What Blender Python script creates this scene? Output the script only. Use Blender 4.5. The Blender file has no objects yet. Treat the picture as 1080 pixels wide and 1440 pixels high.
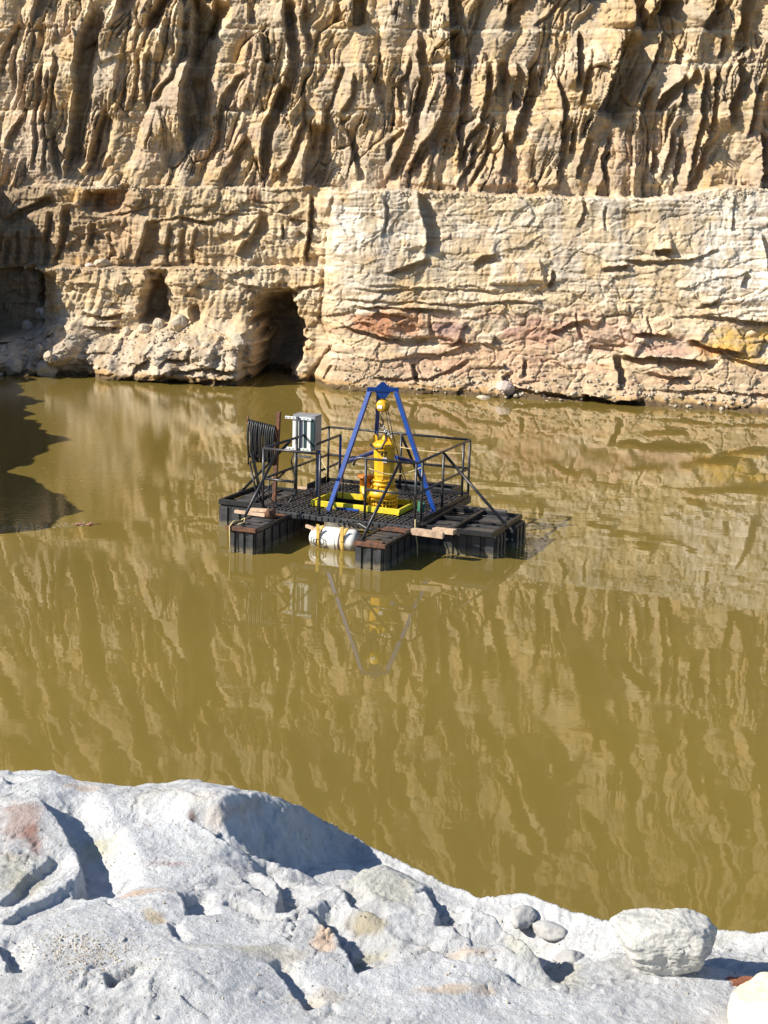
import bpy, math, random
import numpy as np
from mathutils import Vector, Matrix
C = bpy.context.scene.collection
R = math.radians
random.seed(7)

# ------------------------------------------------------------------ camera, sky, sun, exposure
H, PITCH, ROLL, FPX = 6.06, .2123, .0283, 2100.
cam = bpy.data.cameras.new('camera'); cam.sensor_fit = 'VERTICAL'; cam.sensor_height = 36
cam.lens = 36*FPX/1440; cam.clip_end = 600; cam.clip_start = .05
camo = bpy.data.objects.new('camera', cam); C.objects.link(camo)
fw = Vector((0, math.cos(PITCH), -math.sin(PITCH))); rt = Vector((1, 0, 0)); up = rt.cross(fw)
r2 = rt*math.cos(ROLL)+up*math.sin(ROLL); u2 = up*math.cos(ROLL)-rt*math.sin(ROLL)
M = Matrix((r2, u2, -fw)).transposed().to_4x4(); M.translation = (0, 0, H)
camo.matrix_world = M
bpy.context.scene.camera = camo

SUN_EL, SUN_AZ = R(36), R(199)          # azimuth (math angle) of the direction TO the sun: left, a little behind the camera
sd = Vector((math.cos(SUN_AZ)*math.cos(SUN_EL), math.sin(SUN_AZ)*math.cos(SUN_EL), math.sin(SUN_EL)))
w = bpy.data.worlds.new('World'); bpy.context.scene.world = w; w.use_nodes = True
nt = w.node_tree; bg = nt.nodes['Background']
sky = nt.nodes.new('ShaderNodeTexSky'); sky.sky_type = 'NISHITA'; sky.sun_disc = False
sky.ozone_density = 5; sky.dust_density = .3; sky.sun_elevation = SUN_EL; sky.sun_rotation = math.atan2(sd.x, sd.y)
nt.links.new(sky.outputs[0], bg.inputs[0]); bg.inputs[1].default_value = .085
sl = bpy.data.lights.new('sun', 'SUN'); sl.energy = 5; sl.angle = R(.5); sl.color = (1, .94, .83)
so = bpy.data.objects.new('sun', sl); C.objects.link(so); so.rotation_euler = sd.to_track_quat('Z', 'Y').to_euler()
vs = bpy.context.scene.view_settings
vs.view_transform = 'Standard'; vs.look = 'None'; vs.exposure = .55; vs.gamma = 1; vs.use_curve_mapping = False

# ------------------------------------------------------------------ helpers: noise
def hsh(ix, iy, seed):
    n = (ix.astype(np.int64)*374761393 + iy.astype(np.int64)*668265263 + seed*1442695041) & 0xffffffff
    n = ((n ^ (n >> 13))*1274126177) & 0xffffffff
    n = n ^ (n >> 16)
    return n
def rnd(ix, iy, seed): return (hsh(ix, iy, seed) & 0xffff)/65535.
GT = np.array([(math.cos(a*math.pi/16), math.sin(a*math.pi/16)) for a in range(32)])
def gn(x, y, seed=0):                    # gradient noise, about -1..1
    x0 = np.floor(x); y0 = np.floor(y); fx = x-x0; fy = y-y0
    ux = fx*fx*fx*(fx*(fx*6-15)+10); uy = fy*fy*fy*(fy*(fy*6-15)+10)
    def g(dx, dy):
        h = (hsh(x0+dx, y0+dy, seed) >> 3) & 31
        return GT[h, 0]*(fx-dx)+GT[h, 1]*(fy-dy)
    a = g(0, 0); b = g(1, 0); c = g(0, 1); d = g(1, 1)
    a = a+(b-a)*ux; c = c+(d-c)*ux
    return (a+(c-a)*uy)*1.5
def fbm(x, y, o=4, seed=0, gain=.5):
    s = 0; a = 1
    for i in range(o):
        s = s+a*gn(x*2**i, y*2**i, seed+i*17); a *= gain
    return s
def worley(x, y, seed, jit=.9):          # F1, F2, random of the cell, offset to the cell's centre
    x0 = np.floor(x); y0 = np.floor(y)
    f1 = np.full(x.shape, 9.); f2 = np.full(x.shape, 9.); rr = np.zeros(x.shape); r3 = np.zeros(x.shape); dx = np.zeros(x.shape); dy = np.zeros(x.shape)
    for i in (-1, 0, 1):
        for j in (-1, 0, 1):
            cx = x0+i; cy = y0+j
            px = cx+.5+(rnd(cx, cy, seed)-.5)*jit; py = cy+.5+(rnd(cx, cy, seed+5)-.5)*jit
            d = np.hypot(x-px, y-py); m = d < f1
            f2 = np.where(m, f1, np.minimum(f2, d)); f1 = np.where(m, d, f1)
            rr = np.where(m, rnd(cx, cy, seed+9), rr); r3 = np.where(m, rnd(cx, cy, seed+13), r3)
            dx = np.where(m, x-px, dx); dy = np.where(m, y-py, dy)
    return f1, f2, rr, r3, dx, dy
def facets(x, y, seed, tilt=.8):         # chiselled rock: every cell its own tilted plane
    f1, f2, a, b, dx, dy = worley(x, y, seed)
    return (a-.5)+((b-.5)*dx+(np.mod(b*7.3, 1)-.5)*dy)*tilt*2, f2-f1
def sst(a, b, x):
    t = np.clip((x-a)/(b-a), 0, 1); return t*t*(3-2*t)
def line_dist(px, py, pts):              # signed distance to a polyline, + on the right of its direction (y down); t along it 0..1
    best = np.full(px.shape, 1e9); sg = np.zeros(px.shape); tt = np.zeros(px.shape)
    L = [math.dist(pts[i], pts[i+1]) for i in range(len(pts)-1)]; T = sum(L); acc = 0
    for i, l in enumerate(L):
        ax, ay = pts[i]; bx, by = pts[i+1]; dx = (bx-ax)/l; dy = (by-ay)/l
        t = (px-ax)*dx+(py-ay)*dy; tc = np.clip(t, 0, l)
        ex = px-(ax+dx*tc); ey = py-(ay+dy*tc); d = np.hypot(ex, ey); m = d < best
        s = ex*dy-ey*dx
        sg = np.where(m, np.where(s >= 0, 1., -1.), sg); tt = np.where(m, (acc+t)/T, tt); best = np.where(m, d, best)
        acc += l
    return best*sg, tt
def scarp(D, px, py, pts, w, A, wl=None, soft=1.3, flip=1, taper=.13, rise=.42):
    """the surface rises towards the line, drops by A across it, recovers over w"""
    wl = wl or w*1.1
    xs = [p[0] for p in pts]; ys = [p[1] for p in pts]; mg = max(w*1.6, wl*3.2)
    m = (px > min(xs)-mg) & (px < max(xs)+mg) & (py > min(ys)-mg) & (py < max(ys)+mg)
    if not m.any(): return
    s, t = line_dist(px[m], py[m], pts); s = s*flip
    hi = rise*A*np.exp(np.minimum(s, 0)/wl*1.2)
    lo = -(1-rise)*A*(1-sst(.45*w, 1.35*w, s))
    k = sst(-soft, soft, s)
    f = sst(0-taper*.4, taper, t)*(1-sst(1-taper, 1+taper*.4, t))
    D[m] += (hi*(1-k)+lo*k)*f
def poly_sdf(px, py, pts):               # + inside
    best = np.full(px.shape, 1e9); ins = np.zeros(px.shape, bool); n = len(pts)
    for i in range(n):
        ax, ay = pts[i]; bx, by = pts[(i+1) % n]; l2 = (bx-ax)**2+(by-ay)**2
        t = np.clip(((px-ax)*(bx-ax)+(py-ay)*(by-ay))/l2, 0, 1)
        best = np.minimum(best, np.hypot(px-ax-t*(bx-ax), py-ay-t*(by-ay)))
        if by != ay:
            c = ((ay > py) != (by > py)) & (px < (bx-ax)*(py-ay)/(by-ay)+ax); ins ^= c
    return np.where(ins, best, -best)
def plate(px, py, x, y, z):              # image pixel coordinates of a point (units of about 2.3 cm on the far wall)
    c, s = math.cos(PITCH), math.sin(PITCH); zz = z-H
    d = y*c-zz*s; X = x/d*FPX; Y = -(y*s+zz*c)/d*FPX
    c, s = math.cos(ROLL), math.sin(ROLL)
    return 540+X*c-Y*s, 720+X*s+Y*c
def ray(px, py):
    X = px-540; Y = py-720; c, s = math.cos(ROLL), math.sin(ROLL)
    X, Y = (X*c+Y*s)/FPX, (-X*s+Y*c)/FPX
    c, s = math.cos(PITCH), math.sin(PITCH)
    return X, c-Y*s, -s-Y*c
def ground(px, py, z):
    a, b, c = ray(px, py); t = (z-H)/c; return a*t, b*t

# ------------------------------------------------------------------ helpers: materials
def mat(name, col, rough=.6, metal=0, var=.12, vscale=6, bump=0, bscale=40, spec=.5, col2=None, mix=.5, mscale=3, coat=0):
    m = bpy.data.materials.new(name); m.use_nodes = True; t = m.node_tree; b = t.nodes['Principled BSDF']
    b.inputs['Roughness'].default_value = rough; b.inputs['Metallic'].default_value = metal
    b.inputs['Specular IOR Level'].default_value = spec; b.inputs['Coat Weight'].default_value = coat
    tc = t.nodes.new('ShaderNodeTexCoord')
    n = t.nodes.new('ShaderNodeTexNoise'); n.inputs['Scale'].default_value = vscale; n.inputs['Detail'].default_value = 6
    t.links.new(tc.outputs['Object'], n.inputs['Vector'])
    rp = t.nodes.new('ShaderNodeMapRange'); rp.inputs[1].default_value = .3; rp.inputs[2].default_value = .7
    rp.inputs[3].default_value = 1-var; rp.inputs[4].default_value = 1+var
    t.links.new(n.outputs[0], rp.inputs[0])
    base = None
    if col2:
        n2 = t.nodes.new('ShaderNodeTexNoise'); n2.inputs['Scale'].default_value = mscale; n2.inputs['Detail'].default_value = 8; n2.inputs['Roughness'].default_value = .65
        t.links.new(tc.outputs['Object'], n2.inputs['Vector'])
        rr = t.nodes.new('ShaderNodeMapRange'); rr.inputs[1].default_value = 1-mix-.08; rr.inputs[2].default_value = 1-mix+.08
        t.links.new(n2.outputs[0], rr.inputs[0])
        mx = t.nodes.new('ShaderNodeMix'); mx.data_type = 'RGBA'
        mx.inputs['A'].default_value = (*col, 1); mx.inputs['B'].default_value = (*col2, 1)
        t.links.new(rr.outputs[0], mx.inputs['Factor']); base = mx.outputs['Result']
    vm = t.nodes.new('ShaderNodeVectorMath'); vm.operation = 'SCALE'
    if base: t.links.new(base, vm.inputs[0])
    else: vm.inputs[0].default_value = col
    t.links.new(rp.outputs[0], vm.inputs['Scale']); t.links.new(vm.outputs[0], b.inputs['Base Color'])
    if bump:
        n3 = t.nodes.new('ShaderNodeTexNoise'); n3.inputs['Scale'].default_value = bscale; n3.inputs['Detail'].default_value = 5
        t.links.new(tc.outputs['Object'], n3.inputs['Vector'])
        bp = t.nodes.new('ShaderNodeBump'); bp.inputs['Strength'].default_value = bump; bp.inputs['Distance'].default_value = .01
        t.links.new(n3.outputs[0], bp.inputs['Height']); t.links.new(bp.outputs[0], b.inputs['Normal'])
    return m
def muddy(m, top=.10):
    t = m.node_tree; b = t.nodes['Principled BSDF']; src = b.inputs['Base Color'].links[0].from_socket
    g = t.nodes.new('ShaderNodeNewGeometry'); sp = t.nodes.new('ShaderNodeSeparateXYZ'); t.links.new(g.outputs['Position'], sp.inputs[0])
    n = t.nodes.new('ShaderNodeTexNoise'); n.inputs['Scale'].default_value = 7; n.inputs['Detail'].default_value = 5; t.links.new(g.outputs['Position'], n.inputs['Vector'])
    ad = t.nodes.new('ShaderNodeMath'); ad.operation = 'MULTIPLY_ADD'; t.links.new(n.outputs[0], ad.inputs[0]); ad.inputs[1].default_value = -.16; t.links.new(sp.outputs[2], ad.inputs[2])
    mp = t.nodes.new('ShaderNodeMapRange'); mp.inputs[1].default_value = top-.12; mp.inputs[2].default_value = top-.05; mp.inputs[3].default_value = .75; mp.inputs[4].default_value = 0; t.links.new(ad.outputs[0], mp.inputs[0])
    mx = t.nodes.new('ShaderNodeMix'); mx.data_type = 'RGBA'; mx.inputs['B'].default_value = (.22, .18, .11, 1); t.links.new(src, mx.inputs['A']); t.links.new(mp.outputs[0], mx.inputs['Factor'])
    t.links.new(mx.outputs['Result'], b.inputs['Base Color']); return m
def rock_mat(name, s1, s2, d1, d2, col=None, gain=.22):
    m = bpy.data.materials.new(name); m.use_nodes = True; t = m.node_tree; b = t.nodes['Principled BSDF']
    b.inputs['Roughness'].default_value = .95; b.inputs['Specular IOR Level'].default_value = .15
    tc = t.nodes.new('ShaderNodeTexCoord')
    def nz(sc, det, rough=.6):
        n = t.nodes.new('ShaderNodeTexNoise'); n.inputs['Scale'].default_value = sc; n.inputs['Detail'].default_value = det; n.inputs['Roughness'].default_value = rough
        t.links.new(tc.outputs['Object'], n.inputs['Vector']); return n.outputs[0]
    a = nz(s1, 8, .65); c = nz(s2, 6, .7)
    rp = t.nodes.new('ShaderNodeMapRange'); rp.inputs[1].default_value = .25; rp.inputs[2].default_value = .75
    rp.inputs[3].default_value = 1-gain; rp.inputs[4].default_value = 1+gain; t.links.new(a, rp.inputs[0])
    vm = t.nodes.new('ShaderNodeVectorMath'); vm.operation = 'SCALE'
    if col: vm.inputs[0].default_value = col
    else:
        at = t.nodes.new('ShaderNodeAttribute'); at.attribute_name = 'tint'; t.links.new(at.outputs['Color'], vm.inputs[0])
    t.links.new(rp.outputs[0], vm.inputs['Scale']); t.links.new(vm.outputs[0], b.inputs['Base Color'])
    b1 = t.nodes.new('ShaderNodeBump'); b1.inputs['Strength'].default_value = 1; b1.inputs['Distance'].default_value = d1; t.links.new(a, b1.inputs['Height'])
    b2 = t.nodes.new('ShaderNodeBump'); b2.inputs['Strength'].default_value = 1; b2.inputs['Distance'].default_value = d2; t.links.new(c, b2.inputs['Height'])
    t.links.new(b1.outputs[0], b2.inputs['Normal']); t.links.new(b2.outputs[0], b.inputs['Normal'])
    return m

MT = dict(
    plastic=mat('black_plastic', (.018, .018, .020), .5, var=.3, vscale=9, bump=.3, col2=(.055, .054, .052), mix=.5, mscale=5),
    panel=mat('weathered_plastic', (.055, .055, .058), .42, var=.35, vscale=14, bump=.3, col2=(.035, .035, .036), mix=.46, mscale=7),
    deck=mat('deck_plastic', (.048, .048, .052), .35, var=.3, vscale=3, bump=.1, col2=(.085, .083, .08), mix=.4, mscale=2.5),
    steel=mat('dark_steel', (.045, .045, .048), .4, .6, var=.3, vscale=10, col2=(.08, .06, .05), mix=.35, mscale=8),
    galv=mat('grey_steel', (.22, .22, .22), .45, .7, var=.2, vscale=12, col2=(.12, .1, .09), mix=.4, mscale=9),
    rail=mat('rail_paint', (.06, .06, .065), .4, .5, var=.25, vscale=8, col2=(.13, .115, .10), mix=.42, mscale=12),
    rust=mat('rusty_steel', (.20, .085, .04), .85, .1, var=.35, vscale=15, bump=.5, col2=(.10, .055, .04), mix=.5, mscale=10),
    blue=mat('blue_paint', (.003, .055, .30), .36, var=.25, vscale=9, coat=.15, col2=(.03, .045, .16), mix=.38, mscale=13),
    yellow=mat('yellow_paint', (.80, .44, .012), .4, var=.1, vscale=8, coat=.2, col2=(.42, .23, .03), mix=.38, mscale=11),
    lemon=mat('lemon_paint', (.74, .60, .03), .45, var=.12, vscale=8, col2=(.35, .32, .06), mix=.38, mscale=10),
    orange=mat('orange_paint', (.62, .19, .02), .5, var=.15, vscale=10, col2=(.35, .12, .03), mix=.4, mscale=10),
    white=mat('white_plastic', (.78, .77, .72), .35, var=.08, vscale=8, col2=(.6, .56, .48), mix=.35, mscale=5),
    panelwhite=mat('white_panel', (.72, .74, .72), .4, var=.05),
    boxgrey=mat('cabinet_grey', (.34, .35, .37), .4, .3, var=.08),
    teal=mat('dark_teal', (.03, .06, .065), .4, var=.1),
    strap=mat('yellow_strap', (.62, .42, .10), .8, var=.15, vscale=20),
    rope=mat('pale_rope', (.55, .45, .22), .85, var=.15, vscale=30),
    rubber=mat('black_rubber', (.02, .02, .021), .42, var=.3, vscale=12),
    timber=mat('pale_timber', (.62, .44, .30), .8, var=.2, vscale=12, col2=(.40, .27, .18), mix=.42, mscale=8),
    darktimber=mat('wet_timber', (.16, .09, .06), .8, var=.3, vscale=12),
    chain=mat('chain_steel', (.45, .45, .45), .3, .9, var=.2, vscale=20),
    green=mat('green_paint', (.05, .17, .11), .5, var=.15),
    ink=mat('black_ink', (.02, .02, .02), .6, var=.1),
    label=mat('pale_label', (.55, .55, .6), .5, var=.1),
    litter=mat('dead_leaf', (.30, .10, .06), .8, var=.4, vscale=40, col2=(.5, .38, .28), mix=.45, mscale=30),
)

for k_ in ('plastic', 'panel', 'white'): muddy(MT[k_])
# ------------------------------------------------------------------ helpers: objects
def tag(o, label=None, cat=None, group=None, kind=None):
    if label: o['label'] = label
    if cat: o['category'] = cat
    if group: o['group'] = group
    if kind: o['kind'] = kind
    return o
def grid_mesh(name, X, Y, Z, material, col):
    n, m = X.shape
    me = bpy.data.meshes.new(name)
    co = np.stack([X, Y, Z], -1).reshape(-1, 3).astype(np.float32)
    i = (np.arange(n-1)[:, None]*m+np.arange(m-1)[None]).ravel()
    q = np.stack([i, i+1, i+m+1, i+m], 1).astype(np.int32)
    me.vertices.add(len(co)); me.vertices.foreach_set('co', co.ravel())
    me.loops.add(q.size); me.loops.foreach_set('vertex_index', q.ravel())
    me.polygons.add(len(q)); me.polygons.foreach_set('loop_start', np.arange(0, q.size, 4, dtype=np.int32))
    me.polygons.foreach_set('loop_total', np.full(len(q), 4, np.int32))
    me.polygons.foreach_set('use_smooth', np.ones(len(q), bool))
    a = me.color_attributes.new('tint', 'FLOAT_COLOR', 'POINT')
    c4 = np.ones((len(co), 4), np.float32); c4[:, :3] = np.clip(col.reshape(-1, 3), 0.01, .85); a.data.foreach_set('color', c4.ravel())
    me.update(calc_edges=True); me.materials.append(material)
    o = bpy.data.objects.new(name, me); C.objects.link(o); return o

class MB:
    """collects simple solids, builds ONE mesh object"""
    def __init__(s): s.v = []; s.f = []; s.sm = []
    def add(s, vs, fs, smooth=False):
        k = len(s.v); s.v += [tuple(p) for p in vs]; s.f += [tuple(i+k for i in f) for f in fs]; s.sm += [smooth]*len(fs); return s
    def box(s, a, b, bev=.004):
        x0, y0, z0 = [min(p, q) for p, q in zip(a, b)]; x1, y1, z1 = [max(p, q) for p, q in zip(a, b)]
        e = min(bev, (x1-x0)*.3, (y1-y0)*.3, (z1-z0)*.3)
        V = []
        for X, sx in ((x0, 1), (x1, -1)):
            for Y, sy in ((y0, 1), (y1, -1)):
                for Z, sz in ((z0, 1), (z1, -1)):
                    V += [(X, Y+sy*e, Z+sz*e), (X+sx*e, Y, Z+sz*e), (X+sx*e, Y+sy*e, Z)]
        def i(a, b, c, k): return (a*4+b*2+c)*3+k
        F = [(i(0,0,0,0), i(0,0,1,0), i(0,1,1,0), i(0,1,0,0)), (i(1,0,0,0), i(1,1,0,0), i(1,1,1,0), i(1,0,1,0)),
             (i(0,0,0,1), i(1,0,0,1), i(1,0,1,1), i(0,0,1,1)), (i(0,1,0,1), i(0,1,1,1), i(1,1,1,1), i(1,1,0,1)),
             (i(0,0,0,2), i(0,1,0,2), i(1,1,0,2), i(1,0,0,2)), (i(0,0,1,2), i(1,0,1,2), i(1,1,1,2), i(0,1,1,2))]
        for b_ in (0, 1):
            for c_ in (0, 1):
                F += [(i(0,b_,c_,1), i(1,b_,c_,1), i(1,b_,c_,2), i(0,b_,c_,2)), (i(b_,0,c_,0), i(b_,1,c_,0), i(b_,1,c_,2), i(b_,0,c_,2)),
                      (i(b_,c_,0,0), i(b_,c_,1,0), i(b_,c_,1,1), i(b_,c_,0,1))]
        for a_ in (0, 1):
            for b_ in (0, 1):
                for c_ in (0, 1): F.append((i(a_,b_,c_,0), i(a_,b_,c_,1), i(a_,b_,c_,2)))
        return s.add(V, F)
    def tube(s, pts, r, n=8, cap=True, square=False, closed=False):
        pts = [Vector(p) for p in pts]; rs = r if isinstance(r, (list, tuple)) else [r]*len(pts)
        if square: n = 4
        V = []; F = []; N = len(pts); prev = None
        for k, p in enumerate(pts):
            if closed: t = (pts[(k+1) % N]-pts[k-1]).normalized()
            else: t = ((pts[min(k+1, N-1)]-pts[max(k-1, 0)])).normalized()
            if prev is None:
                a = Vector((0, 0, 1)) if abs(t.z) < .9 else Vector((1, 0, 0)); a = (a-t*a.dot(t)).normalized()
            else: a = (prev-t*prev.dot(t)).normalized()
            prev = a; b = t.cross(a)
            for j in range(n):
                an = 2*math.pi*(j+(.5 if square else 0))/n; V.append(p+(a*math.cos(an)+b*math.sin(an))*rs[k]*(1.414 if square else 1))
        for k in range(N if closed else N-1):
            k2 = (k+1) % N
            for j in range(n): F.append((k*n+j, k*n+(j+1) % n, k2*n+(j+1) % n, k2*n+j))
        if cap and not closed: F.append(tuple(range(n))[::-1]); F.append(tuple(range((N-1)*n, N*n)))
        return s.add(V, F, not square)
    def lathe(s, c, prof, n=28, axis='z', smooth=True):
        V = []; F = []
        for r, h in prof:
            for j in range(n):
                a = 2*math.pi*j/n
                if axis == 'z': V.append((c[0]+r*math.cos(a), c[1]+r*math.sin(a), c[2]+h))
                elif axis == 'x': V.append((c[0]+h, c[1]+r*math.cos(a), c[2]+r*math.sin(a)))
                else: V.append((c[0]+r*math.cos(a), c[1]+h, c[2]+r*math.sin(a)))
        for k in range(len(prof)-1):
            for j in range(n): F.append((k*n+j, k*n+(j+1) % n, (k+1)*n+(j+1) % n, (k+1)*n+j))
        F.append(tuple(range(n))[::-1]); F.append(tuple(range((len(prof)-1)*n, len(prof)*n)))
        return s.add(V, F, smooth)
    def prism(s, poly, d):               # poly: 3-D points, extruded by vector d
        n = len(poly); V = [Vector(p) for p in poly]; V += [p+Vector(d) for p in V[:n]]
        F = [tuple(range(n)), tuple(range(2*n-1, n-1, -1))]+[(k, k+n, (k+1) % n+n, (k+1) % n) for k in range(n)]
        return s.add(V, F)
    def build(s, name, m, parent=None, off=None):
        me = bpy.data.meshes.new(name)
        vs = s.v if off is None else [(a-off[0], b-off[1], c-off[2]) for a, b, c in s.v]
        me.from_pydata(vs, [], s.f); me.polygons.foreach_set('use_smooth', s.sm)
        import bmesh
        bm = bmesh.new(); bm.from_mesh(me); bmesh.ops.recalc_face_normals(bm, faces=bm.faces); bm.to_mesh(me); bm.free()
        me.materials.append(MT[m] if isinstance(m, str) else m)
        o = bpy.data.objects.new(name, me); C.objects.link(o)
        if parent: o.parent = parent
        return o

# ------------------------------------------------------------------ THE CLIFF
def grow(a, b, step, k, n):
    v = [a]; s = step
    for _ in range(n): s *= k; v.append(v[-1]+s*(1 if b > 0 else -1))
    return v[1:]
xs = np.concatenate([grow(-13.6, -1, .03, 1.09, 48)[::-1], np.arange(-13.6, 13.3, .0295), grow(13.3, 1, .03, 1.09, 48)])
zs = np.concatenate([np.arange(-.6, 12.9, .0275), np.arange(12.93, 27, .075)])
GX, GZ = np.meshgrid(xs, zs)
YB = np.interp(GX, [-60, -13, 13, 60], [58, 50.1, 45.3, 38])
PX, PY = plate(None, None, GX, YB, GZ)
WX = PX+2.4*gn(PX/23, PY/31, 3)+1.6*gn(PX/7, PY/9, 4)
WY = PY+3*gn(PX/27, PY/23, 5)+1.2*gn(PX/8, PY/8, 6)
D = np.zeros_like(GX)
# --- benches: the height where the terrace steps out
T1 = np.interp(PX, [-400, 0, 170, 200, 460, 480, 560, 700, 760, 860, 935, 985, 1030, 1080, 1500], [258, 260, 264, 262, 263, 268, 268, 274, 277, 279, 279, 268, 262, 268, 270])
T1 = T1-sst(455, 500, PX)*(2.5*gn(PX/34, PY*0, 14)+1.5*gn(PX/13, PY*0, 15)+1.5)
low = sst(-2, 2.5, PY-T1+1.5*gn(PX/6, PY*0, 8))
T2 = 375+3*gn(PX/60, PY*0, 9)+1.5*gn(PX/9, PY*0, 10)
leftz = 1-sst(443, 474, PX+9*gn(PX*0, PY/34, 12)+4*gn(PX*0, PY/11, 13))
low2 = sst(-1.5, 2, PY-T2)*leftz
UPm = 1-low
D += -.085*np.maximum(0, GZ-5.9)                       # the upper wall leans back
D += low*(.75-.6*leftz)+low2*.55
# right-hand part of the lower wall stands out with a slope to the toe
rz = low*(1-leftz)
D += rz*(.18+.0022*np.clip(PY-300, 0, 300)+.35*sst(470, 560, PY))
D += rz*.35*np.exp(-((PX-520)/60)**2)
# --- upper wall: fluted drapery leaning to the lower left
bands = [(-1000, -190), (-190, -60), (-60, 36), (36, 86), (86, 154), (154, 262)]
lean = .22+.20*gn(PX/150, PY/220, 21)
FX = PX+lean*(PY-130)+13*gn(PX/75, PY/95, 22)+3*gn(PX/28, PY/40, 23)
amp = .16+.80*sst(-.15, .40, gn(PX/95, PY/120, 24)+.25*gn(PX/40, PY/60, 28))
def flute(x, y, seed):
    n1 = np.abs(gn(x/21, y/120, seed)); n2 = np.abs(gn(x/9.5, y/62, seed+1)); n3 = np.abs(gn(x/4.3, y/30, seed+2))
    return -.16*(1-sst(.0, .07, n1))*sst(-.1, .3, gn(x/50, y/60, seed+9))-.07*(1-sst(0, .09, n2))+.46*np.minimum(n1*1.5, .8)**.8+.20*np.minimum(n2*1.5, .8)**.75*(.4+n1)+.075*n3**.8
fl = np.zeros_like(D)
for k, (a, b) in enumerate(bands):
    YY = WY*.6+PY*.4+9*gn(PX/45, PY*0, 33+k)
    wgt = sst(a-1.5, a+2.5, YY)*(1-sst(b-2.5, b+1.5, YY))
    sd_ = 40 if k in (2, 3) else 41+k*0
    q = flute(FX+(0 if k % 2 else 6), PY, 40+(k//2)*5)
    am = {3: .45, 2: .8}.get(k, 1.)
    if k == 3: am = .30+.5*(1-sst(500, 620, PX))
    fl += wgt*(q*am+.05*(k % 2))
qx = FX+2.5*gn(PX/14, PY/30, 140); 
a1, h1 = facets(qx/24, PY/165+.6*gn(PX/60, PY/80, 141), 142, 1.1); a2, h2 = facets(qx/10, PY/80+.5*gn(PX/30, PY/40, 143), 144, 1.1); a3, h3 = facets(qx/4.6, PY/36, 145, 1.0)
flat_ = sst(-.05, .30, gn(PX/70+.2*PY/60, PY/75, 146)+.35*gn(PX/26, PY/44, 147)+.12)
ang = .26*a1+.14*a2+.085*a3-.22*(1-sst(0, .07, h1))-.10*(1-sst(0, .08, h2))
D += UPm*(ang*(.10+.85*flat_)+.07*(1-flat_)*facets(WX/46, WY/40, 148)[0]-.09*flat_)
amp = amp*(.25+.75*flat_)
fl = fl*.55
D += UPm*(fl*amp+.06*amp+.50*np.abs(gn(FX/62, PY/230, 29))**.8-.12)
# thin bedding lines
for yb, dp in ((38, .07), (87, .06), (154, .05), (215, .03)):
    D -= UPm*dp*(.35+.65*sst(-.2, .2, gn(PX/70, PY*0+yb, 51)))*np.exp(-((PY-yb-1.2*gn(PX/40, PY*0, 50))/1.3)**2)
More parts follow.
